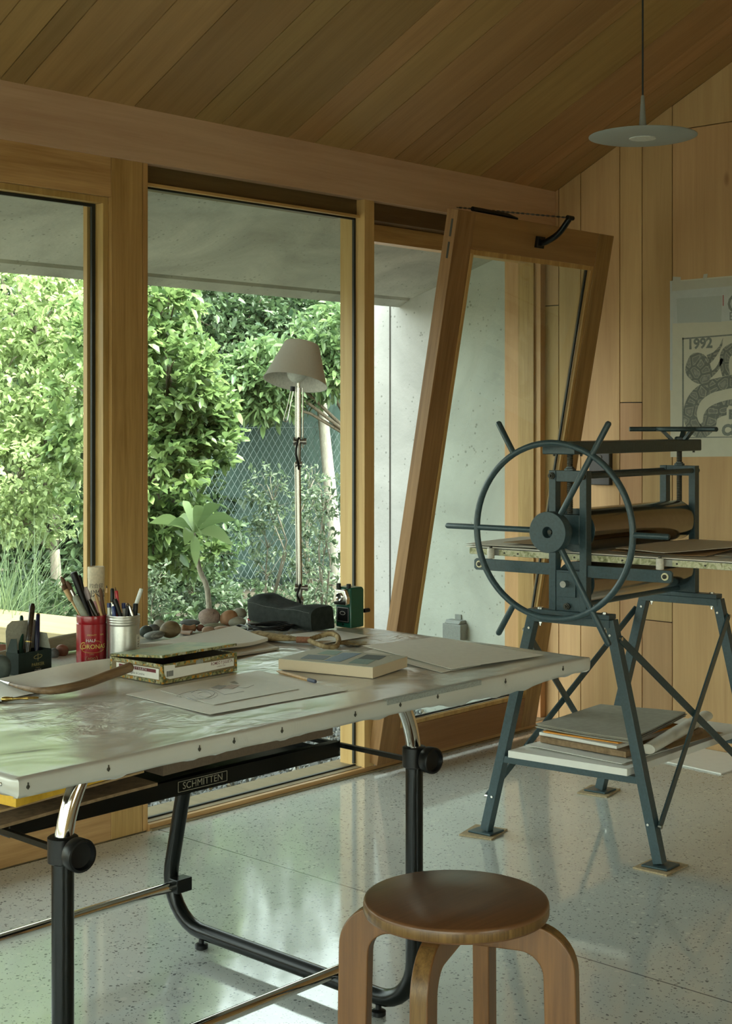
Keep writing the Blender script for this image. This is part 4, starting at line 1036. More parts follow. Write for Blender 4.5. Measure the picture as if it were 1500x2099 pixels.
for k, wd in enumerate((2, 1, 3, 1, 2, 1, 1, 3, 2, 1)):
    z = 0.048 + 0.0029 * k; m.grid(4, 1, lambda u, v: cyl_map(0.0412, ph2 + 1.10, z)((u - 0.5) * 0.008, 0.0006 * wd * v))
m.text('9', 0.009, lambda u, v: cyl_map(0.0412, ph2 + 1.10, 0.038)(u, v)); m.build('bar_code', M['darkprint'], cl, world=False)

def stick(cont, R_, name, mat, rim_u, rim_v, tip_u, tip_v, dd, rads, label, cat, group, extra=(), n=12, squash=None):
    """a tool standing in a container: crosses the rim at one pixel, its tip at another"""
    d = cont.x * FW[0] + cont.y * FW[1] + dd
    a, b = at(rim_u, rim_v, d), at(tip_u, tip_v, d); dr = (a - b); L = (b - a).length
    # follow the line down inside the container
    k = (a.z - (T + 0.005)) / max(1e-6, -dr.z) if dr.z < 0 else 0
    ax = Vector((cont.x, cont.y, 0)); p0 = a.copy()
    for i in range(60):
        q = a + dr * (k * (i + 1) / 60)
        if (Vector((q.x, q.y, 0)) - ax).length > R_ - 0.006: break
        p0 = q
    Lt = (b - p0).length
    f0 = lambda s: max(0.0, 1 - (1 - s) * L / Lt) if s >= 0 else 0.0
    m = MB(); m.tube([p0.lerp(b, f0(s)) for s, r in rads], [r for s, r in rads], n, squash=squash)
    o = m.build(name, mat, loc=tuple(p0)); tag(o, label, cat, group)
    for nm, mt, fr in extra:
        mm = MB(); mm.tube([p0.lerp(b, f0(s)) for s, r in fr], [r for s, r in fr], n, squash=squash)
        cch = mm.build(nm, mt, loc=tuple(p0)); cch.parent = o; cch.location = (0, 0, 0)
    return o
G1, G2 = 'brushes and pencils in the red tin', 'pens and pencils in the aluminium can'
K_ = TIN_R * S
stick(tc, K_, 'paint_brush', M['tan'], 162, 1257, 133, 1206, -0.006, [(-1, 0.0028), (0.0, 0.0034), (0.35, 0.0040), (0.5, 0.0034)], 'flat tan brush leaning furthest left in the red tin', 'brush', G1,
      (('ferrule', M['tan'], [(0.5, 0.0042), (0.55, 0.0062), (0.95, 0.0062)]), ('bristles', M['bristle'], [(0.95, 0.0060), (1.04, 0.0066), (1.13, 0.005)])), squash=1.6)
stick(tc, K_, 'paint_brush', M['blackp'], 166, 1258, 128, 1188, 0.006, [(-1, 0.003), (0.0, 0.004), (0.3, 0.0046), (0.86, 0.0040)], 'black-handled round brush with brown bristles, leaning left in the red tin', 'brush', G1,
      (('bristles', M['bristle'], [(0.86, 0.0045), (0.98, 0.0055), (1.08, 0.002)]),))
stick(tc, K_, 'paint_brush', M['steel'], 168, 1257, 139, 1196, -0.002, [(-1, 0.004), (0.0, 0.005), (0.5, 0.0060), (0.78, 0.0055)], 'brush with a silvery ferrule between the black brush and the grey-green handle', 'brush', G1,
      (('bristles', M['bristle'], [(0.78, 0.0056), (0.95, 0.006), (1.08, 0.003)]),))
stick(tc, K_, 'marker', M['sage'], 172, 1258, 153, 1221, -0.014, [(-1, 0.007), (0.0, 0.0088), (0.6, 0.0092), (0.9, 0.0085), (1.0, 0.005)], 'thick grey-green handle with a rounded end at the front of the red tin', 'marker', G1)
stick(tc, K_, 'scissors', M['blackp'], 180, 1257, 150, 1172, -0.004, [(-1, 0.006), (0.0, 0.0075), (0.6, 0.0082), (0.93, 0.0092), (0.98, 0.008), (1.0, 0.004)], 'tall thick black handle standing highest in the red tin', 'scissors', G1, squash=1.2)
stick(tc, K_, 'marker', M['blackp'], 180, 1257, 163, 1179, 0.013, [(-1, 0.003), (0.0, 0.004), (0.9, 0.0045), (1.0, 0.003)], 'thin black marker behind the thick black handle in the red tin', 'marker', G1)
stick(tc, K_, 'palette_knife', M['pinkgrey'], 189, 1257, 175, 1203, 0.008, [(-1, 0.004), (0.0, 0.0055), (0.8, 0.006), (1.0, 0.003)], 'pinkish grey handle right of the black handle in the red tin', 'handle', G1, squash=1.4)
stick(tc, K_, 'paint_brush', M['penbrown'], 196, 1258, 183, 1229, -0.004, [(-1, 0.005), (0.0, 0.0062), (0.7, 0.0068), (1.0, 0.0052)], 'wide dark brush in the middle of the red tin', 'brush', G1, squash=1.3)
stick(tc, K_, 'pencil', M['pencilwood'], 207, 1258, 195, 1216, -0.010, [(-1, 0.0036), (0.0, 0.0036), (0.85, 0.0036), (1.0, 0.0012)], 'orange-brown pencil leaning in the right half of the red tin', 'pencil', G1)
stick(tc, K_, 'pencil', M['bristle'], 213, 1257, 205, 1205, -0.002, [(-1, 0.0042), (0.0, 0.0042), (0.9, 0.0042), (1.0, 0.0018)], 'dark brown pencil at the right edge of the red tin', 'pencil', G1)
K_ = CAN_R * S
stick(cc, K_, 'pencil', M['blackp'], 221, 1257, 219, 1210, 0.004, [(-1, 0.0038), (0, 0.0038), (0.9, 0.0038)], 'black pencil sharpened to a pale cone at the left edge of the can', 'pencil', G2, (('sharpened_tip', M['pencilwood'], [(0.9, 0.0037), (1.1, 0.0018)]), ('lead', M['blackp'], [(1.1, 0.0018), (1.22, 0.0004)])))
stick(cc, K_, 'pencil', M['blackp'], 227, 1257, 224, 1212, 0.012, [(-1, 0.0036), (0, 0.0036), (0.9, 0.0036), (1.12, 0.0006)], 'second black pencil from the left, behind the black and silver pen', 'pencil', G2)
stick(cc, K_, 'pencil', M['bristle'], 240, 1257, 237, 1210, 0.016, [(-1, 0.0036), (0, 0.0036), (0.95, 0.0034), (1.02, 0.0016), (1.14, 0.0005)], 'dark pencil behind the red-capped pen in the can', 'pencil', G2)
stick(cc, K_, 'pen', M['steel'], 230, 1258, 230, 1206, -0.004, [(-1, 0.0045), (0, 0.0045), (0.45, 0.0045)], 'black and silver pen standing upright left of the red-capped pen', 'pen', G2, (('cap', M['blackp'], [(0.47, 0.005), (0.95, 0.0048), (1.0, 0.003)]),))
stick(cc, K_, 'pen', M['red'], 243, 1257, 238, 1211, 0.004, [(-1, 0.0045), (0, 0.0048), (0.55, 0.0052), (0.56, 0.0046), (0.97, 0.0046), (1.0, 0.004)], 'pen with a bright red cap in the aluminium can', 'pen', G2)
stick(cc, K_, 'pen', M['clear'], 224, 1259, 223, 1236, -0.008, [(-1, 0.0045), (0, 0.0045), (0.6, 0.0045)], 'pale pen with a blue end at the front left of the can', 'pen', G2, (('end_cap', M['blue'], [(0.6, 0.0048), (1.0, 0.0046)]),))
stick(cc, K_, 'pen', M['blue'], 234, 1260, 232, 1242, -0.020, [(-1, 0.0045), (0, 0.0048), (0.9, 0.0048), (1.0, 0.003)], 'short blue pen with a silver end at the front of the can', 'pen', G2, (('push_button', M['steel'], [(1.0, 0.0034), (1.2, 0.003)]),))
stick(cc, K_, 'marker', M['blackp'], 245, 1259, 235, 1228, -0.013, [(-1, 0.005), (0, 0.006), (0.8, 0.0062), (1.0, 0.0048)], 'thick black marker leaning left across the front of the can', 'marker', G2)
stick(cc, K_, 'pen', M['clear'], 254, 1258, 253, 1236, 0.010, [(-1, 0.004), (0, 0.0044), (0.5, 0.0044)], 'pale pen with a dark blue end in the middle of the can', 'pen', G2, (('end_cap', M['blue'], [(0.5, 0.005), (1.0, 0.0048)]),))
stick(cc, K_, 'pen', M['blackp'], 261, 1259, 262, 1236, -0.010, [(-1, 0.0048), (0, 0.005), (0.7, 0.0052)], 'black pen with silver knobs right of the middle of the can', 'pen', G2, (('clip', M['steel'], [(0.7, 0.004), (0.85, 0.0052), (1.0, 0.003)]),))
stick(cc, K_, 'pen', M['steel'], 270, 1259, 266, 1241, -0.018, [(-1, 0.0045), (0, 0.0048), (0.8, 0.0042), (1.0, 0.0025)], 'silver clip pen at the front right of the can', 'pen', G2)
stick(cc, K_, 'marker', M['blackp'], 277, 1257, 278, 1237, 0.0, [(-1, 0.0058), (0, 0.0062), (0.95, 0.0062), (1.0, 0.0055)], 'stubby black cap at the right edge of the can', 'marker', G2)
stick(cc, K_, 'pen', M['clear'], 275, 1250, 290, 1207, 0.012, [(-1, 0.004), (0, 0.0048), (0.9, 0.0052), (1.0, 0.0044)], 'clear silvery pen leaning out to the right of the can', 'pen', G2)

# ---- carton tube with printed label
p = onz(197, 1340, T)
TUBE = thing('carton_tube', 'tall pale carton tube with dark printed characters behind the red tin', 'tube', tuple(p)); TUBE.scale = (S,) * 3
rt = 0.0218
m = MB(); m.lathe([(rt - 0.001, 0), (rt, 0.001), (rt, 0.200), (rt + 0.0006, 0.2003), (rt + 0.0006, 0.229), (rt - 0.001, 0.231), (rt - 0.003, 0.231), (rt - 0.0035, 0.2295), (0.001, 0.2295)], (0, 0, 0), (0, 0, 1), 40, True, False); tbb = m.build('body', M['carton'], TUBE, world=False)
ph3 = facecam(p)
m = MB(); m.text('四合印', 0.0135, cyl_map(rt + 0.0003, ph3, 0.181)); m.text('国米光', 0.021, cyl_map(rt + 0.0003, ph3, 0.160), weight=0.0004)
m.build('dark_lettering', M['darkprint'], tbb, world=False)
m = MB(); m.grid(16, 1, lambda u, v: cyl_map(rt + 0.0003, ph3, 0.08)((u - 0.5) * 0.05, 0.062 * v)); m.build('pink_band', M['pinkprint'], tbb, world=False)

# ---- curled pale sheet and the curved wooden stick on it
back = [(-40, 1399, 3.36 * S, 0), (50, 1381, 3.41 * S, 0), (150, 1360, 3.47 * S, 0), (236, 1349, 3.535 * S, 0)]
front = [(-40, 1450), (50, 1425), (140, 1410), (234, 1388)]
Bk = bez([at(u, v, d) for u, v, d, _ in back], 24); Fr = bez([onz(u, v, T + 0.0006) for u, v in front], 24)
nb = min(len(Bk), len(Fr)) - 1
m = MB()
def curl(u, v):
    i = min(nb - 1, int(u * nb)); f = u * nb - i
    a = Bk[i].lerp(Bk[i + 1], f); b = Fr[i].lerp(Fr[i + 1], f)
    q = b.lerp(a, v); q.z = b.z + (a.z - b.z) * v ** 2.6
    return q
m.sheet(24, 10, curl, 0.0007)
o = m.build('curled_sheet', M['paperw'], loc=tuple(onz(100, 1415, T))); tag(o, 'pale curled sheet under the curved wooden stick in front of the pen box', 'paper')
def hz(u, v, z): return at(u, v, dz(v, z))
path = bez([hz(3, 1396, T + 0.0104), hz(40, 1408, T + 0.0104), hz(85, 1415.5, T + 0.0113), hz(130, 1412, T + 0.0132), hz(175, 1401, T + 0.0171), hz(220, 1385, T + 0.0247), hz(250, 1374, T + 0.0305), hz(270, 1366, T + 0.0362)], 42)
k = len(path); m = MB()
rr = [0.0012 + 0.0075 * min(1, (i / (k - 1)) * 2.4) ** 0.8 + 0.0028 * (i / (k - 1)) for i in range(k)]; rr[-1] *= 0.7
m.tube(path, rr, 14)
M['driftstick'] = wood('curved_stick_wood', (0.09, 0.05, 0.025), (0.24, 0.145, 0.08), 'X', 2.5, 0.5, 0.1)
o = m.build('curved_stick', M['driftstick'], loc=tuple(path[k // 3])); tag(o, 'long curved brown wooden stick tapering to a silvery point at the left', 'stick')
mm = MB(); mm.tube([path[0] + (path[0] - path[1]) * 0.6, path[0], path[3]], [0.0006, 0.0022, 0.0043], 12); tt = mm.build('metal_tip', M['steel'], loc=tuple(path[k // 3])); tt.parent = o; tt.location = (0, 0, 0)
# ---- brass tool
a, b = onz(2, 1433, T + 0.005), onz(77, 1430, T + 0.005); dr = (b - a)
m = MB(); m.tube([a + dr * f for f in (0, 0.03, 0.10, 0.22, 0.27, 0.30, 0.33, 0.62, 0.68, 0.75)], [0.002, 0.0044, 0.0052, 0.0046, 0.0036, 0.0042, 0.0026, 0.0026, 0.0034, 0.0036], 14)
cpt = a + dr * 0.87
m.tube([cpt + dr.normalized() * 0.0105 * math.cos(t) + Vector((-dr.y, dr.x, 0)).normalized() * 0.0042 * math.sin(t) for t in [2 * PI * i / 24 for i in range(24)]], 0.0021, 8, closed=True)
tag(m.build('brass_tool', M['brass'], loc=tuple(a)), 'small brass tool with a looped end lying at the left front of the table', 'tool')

# ---- cigar box
fb = onz(333, 1403, T)
CIG = thing('cigar_box', 'patterned cigar box with its green lid propped half open', 'box', (fb.x, fb.y, T), math.radians(2.2)); CIG.scale = (S,) * 3
L_, D_, h_ = 0.243, 0.190, 0.0455
M['cigpat'] = cells('patterned_paper', [(0.10, 0.11, 0.04), (0.30, 0.28, 0.13), (0.15, 0.17, 0.07), (0.42, 0.20, 0.02), (0.22, 0.20, 0.09), (0.40, 0.38, 0.27), (0.09, 0.08, 0.03), (0.28, 0.24, 0.10)], 170)
M['cigbrown'] = plain('brown_box_paper', (0.17, 0.125, 0.06), 0.6)
M['cigdark'] = plain('dark_box_inside', (0.045, 0.034, 0.02), 0.7)
M['ciggreen'] = speckle('green_lid_picture', [(0.3, (0.20, 0.30, 0.20)), (0.5, (0.34, 0.42, 0.28)), (0.65, (0.46, 0.48, 0.30)), (0.8, (0.24, 0.34, 0.26))], 9, 0.45)
t = 0.004
m = MB(); m.box((0, 0, 0), (L_, D_, t)); m.box((0, 0, t), (L_, t, h_)); m.box((0, D_ - t, t), (L_, D_, h_)); m.box((0, t, t), (t, D_ - t, h_)); m.box((L_ - t, t, t), (L_, D_ - t, h_))
cbx = m.build('body', M['cigpat'], CIG, world=False)
m = MB(); m.box((t, t + 0.0002, t), (L_ - t, t + 0.0012, h_ - 0.002)); m.box((t, D_ - t - 0.0012, t), (L_ - t, D_ - t - 0.0002, h_ - 0.002)); m.box((t + 0.0002, t, t), (t + 0.0012, D_ - t, h_ - 0.002)); m.box((L_ - t - 0.0012, t, t), (L_ - t - 0.0002, D_ - t, h_ - 0.002)); m.box((t, t, t), (L_ - t, D_ - t, t + 0.001))
m.build('lining', M['cigdark'], cbx, world=False)
m = MB(); m.box((0.012, -0.0005, 0.008), (L_ - 0.008, 0.0, h_ - 0.008)); m.box((-0.0005, 0.010, 0.008), (0.0, D_ - 0.008, h_ - 0.008)); m.build('brown_panel', M['cigbrown'], cbx, world=False)
m = MB(); m.prism([(0.004, h_ - 0.002), (0.038, h_ - 0.004), (0.038, 0.034), (L_ - 0.012, 0.033), (L_ - 0.012, 0.014), (0.022, 0.0095), (0.010, 0.014), (0.005, 0.026)], lambda u, v, w: (u, -0.0006 - w, v), 0.0004)
m.box((-0.0010, 0.012, 0.0095), (-0.0006, D_ - 0.025, 0.0345)); lab = m.build('paper_label', M['paperw'], CIG, world=False)
m = MB(); m.text('ROMEO Y JULIETA', 0.0105, lambda u, v: (0.190 + u * 0.85, -0.0013, 0.0275 + v), weight=0.0001); m.text('HABANA, CUBA', 0.004, lambda u, v: (0.188 + u, -0.0013, 0.0190 + v))
m.build('dark_red_lettering', M['redbrownprint'], lab, world=False)
m = MB(); m.box((-0.0014, 0.022, 0.0245), (-0.0011, D_ - 0.035, 0.0325)); m.build('dark_red_band', M['redbrownprint'], lab, world=False)
m = MB(); m.text('ROMEO Y JULIETA', 0.0085, lambda u, v: (-0.0017, 0.090 - u * 1.05, 0.0285 + v)); m.build('pale_lettering', M['whiteprint'], lab, world=False)
m = MB(); m.text('Regalias de Londres', 0.0082, lambda u, v: (-0.0013, 0.090 - u * 0.85, 0.0165 + v)); m.build('dark_lettering', M['darkprint'], lab, world=False)
m = MB()
for kx in range(13): m.box((0.0115 + 0.0017 * kx, -0.0013, 0.016), (0.0115 + 0.0017 * kx + (0.0011 if kx % 3 else 0.0006), -0.001, 0.029))
m.build('bar_code', M['darkprint'], lab, world=False)
m = MB(); m.box((0.105, -0.0016, 0.034), (0.128, -0.0011, 0.0435)); m.build('grey_sticker', M['tape'], lab, world=False)
# lid hinged along the back
la = math.radians(4.6)
def lidp(x, y, z):   # y from the hinge forward
    return (x, D_ - y * math.cos(la) + z * math.sin(la) * 0, h_ + y * math.sin(la) + z)
m = MB(); o_ = len(m.v)
lid_pts = [lidp(x, y, z) for z in (0.0006, 0.0066) for x, y in ((0, 0), (L_, 0), (L_, D_), (0, D_))]
m.add(lid_pts, [(0, 1, 2, 3), (7, 6, 5, 4), (0, 4, 5, 1), (1, 5, 6, 2), (2, 6, 7, 3), (3, 7, 4, 0)])
lid = m.build('lid', M['cigpat'], CIG, world=False, bevel=0.0006)
m = MB(); tp = [lidp(x, y, z) for z in (0.0066, 0.0071) for x, y in ((0.004, 0.002), (L_ - 0.004, 0.002), (L_ - 0.004, D_ - 0.003), (0.004, D_ - 0.003))]
m.add(tp, [(0, 1, 2, 3), (7, 6, 5, 4), (0, 4, 5, 1), (1, 5, 6, 2), (2, 6, 7, 3), (3, 7, 4, 0)]); m.build('lid_picture', M['ciggreen'], lid, world=False)

# ---- folded canvas behind the cigar box
M['canvas'] = plain('canvas', (0.60, 0.575, 0.50), 0.85, 0, 0.2, 0.06, 200, 0.2)
def P4(*uv): return [onz(u, v, T) for u, v in uv]
slab('folded_cloth', M['canvas'], P4((292, 1348), (470, 1350), (572, 1331), (500, 1304)), T, T + 0.006, 'lower fold of cream canvas, its frayed edge pointing to the book', 'cloth', 'folded canvas behind the cigar box', wav=0.004, seed=31, th=0.005)
slab('folded_cloth', M['canvas'], P4((284, 1342), (450, 1344), (549, 1324), (482, 1303)), T + 0.0095, T + 0.018, 'upper fold of cream canvas behind the propped-open cigar box', 'cloth', 'folded canvas behind the cigar box', wav=0.012, seed=32, th=0.009)

# ---- drawings
M['graphite'] = plain('graphite_line', (0.26, 0.26, 0.25), 0.6)
M['greypatch'] = plain('grey_patch', (0.34, 0.34, 0.32), 0.6)
M['pinkpatch'] = plain('pinkish_patch', (0.50, 0.42, 0.36), 0.6)
slab('drawing_paper', M['paperw'], P4((258, 1424), (430, 1465), (713, 1415), (530, 1375)), T, T + 0.0007, 'large blank cream sheet under the pencil drawing', 'paper', 'drawing sheets', wav=0.0008, seed=41, th=0.0006)
dsh = slab('drawing_paper', M['tissue'], P4((329, 1418), (438, 1447), (612, 1414), (505, 1387)), T + 0.0018, T + 0.0024, 'smaller white sheet with a pencil drawing on the large cream sheet', 'drawing', 'drawing sheets', wav=0.0006, seed=42, th=0.0005)
sk = MB(); zs = T + 0.0031
def line(pts, r=0.00035): sk.tube([onz(u, v, zs) for u, v in pts], r, 5)
for ring in (((362, 1426), (378, 1420), (400, 1416), (425, 1415), (440, 1420), (428, 1430), (402, 1434), (385, 1430)), ((392, 1420), (410, 1413), (435, 1416), (446, 1424), (430, 1432), (405, 1431), (394, 1425)), ((405, 1421), (418, 1418), (430, 1421), (432, 1427), (418, 1429), (408, 1426)), ((440, 1408), (470, 1404), (500, 1410), (520, 1404))):
    line([(q.x, q.y) for q in bez([Vector((u, v, 0)) for u, v in ring], 30)])
line([(383, 1431), (403, 1437)], 0.0008); line([(436, 1412), (460, 1424), (500, 1417)]); line([(360, 1427), (372, 1429), (366, 1423)])
sko = sk.build('pencil_lines', M['graphite'], dsh)
for nm, mt, q in (('grey_patch', M['greypatch'], ((432, 1410), (447, 1404), (464, 1406), (450, 1413))), ('pinkish_patch', M['pinkpatch'], ((456, 1410), (474, 1403), (492, 1405), (476, 1412))), ('grey_patch', M['greypatch'], ((470, 1399), (480, 1396), (489, 1401), (484, 1402)))):
    mm = MB(); mm.sheet(1, 1, lambda u, v: (onz(*q[0], zs).lerp(onz(*q[1], zs), u)).lerp(onz(*q[3], zs).lerp(onz(*q[2], zs), u), v), 0.0003); mm.build(nm, mt, dsh)

a, b = onz(566, 1375, T + 0.0045), onz(646, 1397, T + 0.0045)
pen('pencil', M['pencilwood'], b, a, [(0, 0.0042), (0.88, 0.0042), (1.0, 0.0008)], 'brown pencil with a dark blue end lying in front of the book', 'pencil', n=6, extra=(('dipped_end', M['bluegrey'], [(-0.01, 0.0036), (0.0, 0.0045), (0.17, 0.0045)]),))

# ---- the book with coloured rectangles
fbk = onz(764, 1391, T)
BOOK = thing('book', 'thick cream book with blue and teal rectangles on its cover', 'book', (fbk.x, fbk.y, T), math.radians(14)); BOOK.scale = (S,) * 3
M['bookcover'] = plain('cream_book_cover', (0.44, 0.44, 0.36), 0.55, 0, 0.4, 0.03)
M['bookpage'] = plain('book_pages', (0.58, 0.48, 0.34), 0.7, 0, 0.3, 0.06, 300)
m = MB(); m.box((0, 0, 0.0), (0.182, 0.266, 0.0262)); bk = m.build('pages', M['bookpage'], BOOK, world=False, bevel=0.001)
m = MB(); m.box((-0.0004, -0.0004, 0.0262), (0.1824, 0.2664, 0.0272)); cv = m.build('cover', M['bookcover'], BOOK, world=False)
cols = [('slate', (0.10, 0.13, 0.17)), ('teal', (0.16, 0.27, 0.23)), ('blue', (0.13, 0.21, 0.31)), ('darkslate', (0.035, 0.06, 0.065)), ('teal2', (0.17, 0.27, 0.25))]
qs = [((495, 600), (545, 575), (685, 583), (640, 608)), ((600, 570), (660, 550), (755, 555), (715, 578)), ((640, 613), (760, 563), (875, 568), (740, 620)), ((850, 600), (905, 575), (1025, 583), (980, 607)), ((790, 628), (840, 600), (960, 608), (910, 635))]
for (nm, c), q in zip(cols, qs):
    w4_ = [onz(450 + u / 3, 1150 + v / 3, T + 0.0274 * S) for u, v in q]
    mm = MB(); mm.sheet(1, 1, lambda u, v: (w4_[0].lerp(w4_[1], u)).lerp(w4_[3].lerp(w4_[2], u), v), 0.0003)
    oo = mm.build('cover_rectangle', plain('cover_' + nm, c, 0.5), loc=tuple(BOOK.location)); oo.parent = cv
    oo.location = (0, 0, 0); oo.matrix_parent_inverse = Matrix.Rotation(-math.radians(14), 4, 'Z') @ Matrix.Scale(1 / S, 4)
mm = MB(); mm.tube([(0.155 + 0.004 * math.cos(t), 0.030 + 0.004 * math.sin(t), 0.0273) for t in [0.4 + 5.4 * i / 14 for i in range(15)]], 0.0005, 5); mm.build('cover_mark', M['whiteprint'], cv, world=False)

# ---- papers at the right
slab('drawing_paper', M['paper'], P4((745, 1337), (905, 1379), (985, 1364), (800, 1322)), T, T + 0.0008, 'cream sheet half hidden beneath the big sheet right of the book', 'paper', 'sheets at the right end of the table', wav=0.0008, seed=51, th=0.0008)
slab('drawing_paper', M['paper'], P4((742, 1327), (925, 1376), (1114, 1345), (893, 1309)), T + 0.0024, T + 0.0034, 'big cream sheet at the right end of the table, curling at its front edge', 'paper', 'sheets at the right end of the table', wav=0.003, seed=52, th=0.0007)
slab('drawing_paper', M['paperw'], P4((575, 1303), (665, 1320), (757, 1304), (680, 1291)), T, T + 0.0008, 'white sheet under the black pencil case and woven loop', 'paper', 'sheets at the right end of the table', wav=0.001, seed=53, th=0.0006)
slab('cord_tag', M['blackp'], P4((702, 1322), (732, 1326), (742, 1322), (712, 1319)), T, T + 0.0012, 'small flat dark tag beside the woven loop', 'tag')
slab('glossy_sheet', M['clear'], P4((70, 1376), (156, 1366), (160, 1346), (104, 1342)), T, T + 0.003, 'flat glossy sheet on the table between pen box and red tin', 'sheet')

# ------------------------------------------------------------------ stones, log
def stone_mat(name, c1, c2, sc=40, rough=0.6, bmp=0.2):
    return speckle(name, [(0.3, c1), (0.7, c2)], sc, rough, bmp=bmp)
SM = {
 'dark': stone_mat('dark_green_stone', (0.030, 0.042, 0.038), (0.060, 0.075, 0.066)),
 'slate': stone_mat('slate_stone', (0.07, 0.075, 0.075), (0.13, 0.135, 0.13)),
 'pale': stone_mat('pale_grey_stone', (0.22, 0.22, 0.18), (0.32, 0.31, 0.25)),
 'brown': stone_mat('mottled_brown_stone', (0.09, 0.065, 0.03), (0.26, 0.19, 0.10), 25),
 'striped': speckle('striped_grey_stone', [(0.3, (0.13, 0.135, 0.12)), (0.56, (0.17, 0.175, 0.155)), (0.6, (0.34, 0.34, 0.30)), (0.64, (0.16, 0.165, 0.15))], 9, 0.6, (1, 5, 5)),
 'red': stone_mat('red_brown_stone', (0.14, 0.055, 0.035), (0.22, 0.09, 0.055), 30),
 'orange': stone_mat('orange_brown_stone', (0.22, 0.11, 0.055), (0.34, 0.19, 0.10), 18),
 'pumice': speckle('pitted_pink_stone', [(0.25, (0.10, 0.075, 0.06)), (0.4, (0.27, 0.20, 0.17)), (0.75, (0.36, 0.28, 0.24))], 120, 0.9, bmp=0.8),
 'pink': stone_mat('pinkish_stone', (0.33, 0.22, 0.15), (0.44, 0.31, 0.22), 22),
 'green': stone_mat('green_grey_stone', (0.17, 0.175, 0.12), (0.26, 0.26, 0.19), 30),
}
def stone(u0, u1, v0, v1, kind, label, ypx=None, rough=0.06, seed=0, deep=0.75, tilt=0.0, power=1.0, zoff=0.0, nm='stone'):
    yb = ypx or v1
    d = FPX * (EYE - T) / (yb - CY); s = d / FPX
    w, h = (u1 - u0) * s / 2, (v1 - v0) * s / 2
    c = at((u0 + u1) / 2, yb, d)
    c.z = T + zoff + h * 0.985
    rot = Matrix.Rotation(TH - PI / 2, 3, 'Z') @ Matrix.Rotation(tilt, 3, 'Y')
    m = MB(); m.ball((0, 0, 0), (w, w * deep, h), 28, rough * 0.6, seed, rot, power)
    zmin = min(p.z for p in m.v)
    for p in m.v: p.z -= zmin
    o = m.build(nm, SM[kind], loc=(c.x, c.y, T + zoff), world=False, smooth=180)
    return tag(o, label, 'stone', 'stones along the back of the table')
stone(284, 314, 1283, 1307, 'dark', 'dark green-grey stone right beside the aluminium can', seed=1, rough=0.08)
stone(302, 327, 1283, 1298, 'slate', 'small dark slate stone behind the dark stone by the can', 1294, seed=2)
stone(314, 338, 1275, 1299, 'pale', 'pale grey stone behind the large mottled brown stone', 1293, seed=3)
stone(327, 371, 1274, 1309, 'brown', 'large mottled brown stone, biggest of the row left of the pitted stone', 1308, seed=4, tilt=-0.15)
stone(294, 338, 1294, 1311, 'striped', 'grey stone with pale stripes lying in front of the dark stone', 1311, seed=5, tilt=-0.12)
stone(368, 410, 1270, 1284, 'slate', 'flat dark slate stone left of the round pitted stone', 1283, seed=6, deep=0.6)
stone(402, 419, 1281, 1295, 'red', 'small red-brown stone under the pitted stone', 1294, seed=8)
stone(406, 451, 1246, 1284, 'pumice', 'round pitted pinkish stone standing highest in the row', 1284, seed=9, rough=0.05, deep=0.9)
stone(415, 464, 1277, 1289, 'green', 'long flat green-grey stone in front of the pitted stone', 1289, seed=10, deep=0.4)
stone(449, 488, 1251, 1285, 'orange', 'smooth orange-brown stone right of the pitted stone', 1285, seed=11, rough=0.09, tilt=-0.35)
stone(474, 506, 1246, 1268, 'pale', 'pale stone furthest back, behind the orange-brown stone', 1268, seed=12)
stone(466, 504, 1264, 1286, 'pale', 'pale oval stone next to the left end of the pencil case', 1286, seed=13, rough=0.03)
stone(414, 440, 1284, 1301, 'pink', 'short pink stone with a flat face in front of the flat green-grey stone', 1301, seed=14, power=0.8)
stone(436, 475, 1283, 1297, 'pink', 'long pink stone touching the short pink one', 1297, seed=15, deep=0.5, power=0.85)
stone(-22, 22, 1341, 1394, 'dark', 'big dark stone cut off by the left edge of the picture', 1394, seed=16, rough=0.1)
stone(-16, 25, 1320, 1346, 'red', 'red-brown stone behind the pen box at the left', 1346, seed=17, deep=0.6)
stone(100, 121, 1328, 1350, 'slate', 'small round grey stone just right of the pen box', 1350, seed=18)
stone(113, 141, 1322, 1347, 'red', 'reddish stone between the pen box and the red tin', 1346, seed=19, rough=0.09)
# bone-like brown piece and pale chip
p0, p1 = hz(372, 1287, T + 0.011), hz(402, 1287, T + 0.010)
m = MB(); m.tube([p0.lerp(p1, f) for f in (0, 0.05, 0.15, 0.35, 0.6, 0.8, 0.92, 1.0)], [0.004, 0.009, 0.0105, 0.007, 0.0065, 0.009, 0.010, 0.005], 14)
tag(m.build('bone_piece', SM['orange'], loc=tuple(p0), smooth=180), 'brown bone-shaped piece between the mottled stone and the red-brown stone', 'bone')
slab('stone_chip', SM['pink'], P4((368, 1300), (390, 1302), (395, 1296), (374, 1293)), T, T + 0.006, 'pale flat chip in front of the bone-shaped piece', 'stone', bevel=0.002)
a, b = hz(426, 1300, T + 0.004), hz(464, 1296, T + 0.004)
pen('pen', M['blackp'], a, b, [(0, 0.002), (0.1, 0.004), (0.9, 0.004), (1, 0.003)], 'black pen lying behind the cream canvas, in front of the pink stones', 'pen')
M['log'] = wood('grey_driftwood', (0.15, 0.13, 0.09), (0.33, 0.29, 0.21), 'X', 1.5, 0.8, 0.1)
pth = [hz(-30, 1352, T + 0.015), hz(20, 1342, T + 0.017), hz(70, 1330, T + 0.018), hz(110, 1322, T + 0.021), hz(160, 1314, T + 0.024), hz(215, 1305, T + 0.02)]
m = MB(); m.tube(bez(pth, 20), [0.011 + 0.011 * min(1, i / 14) for i in range(21)], 14)
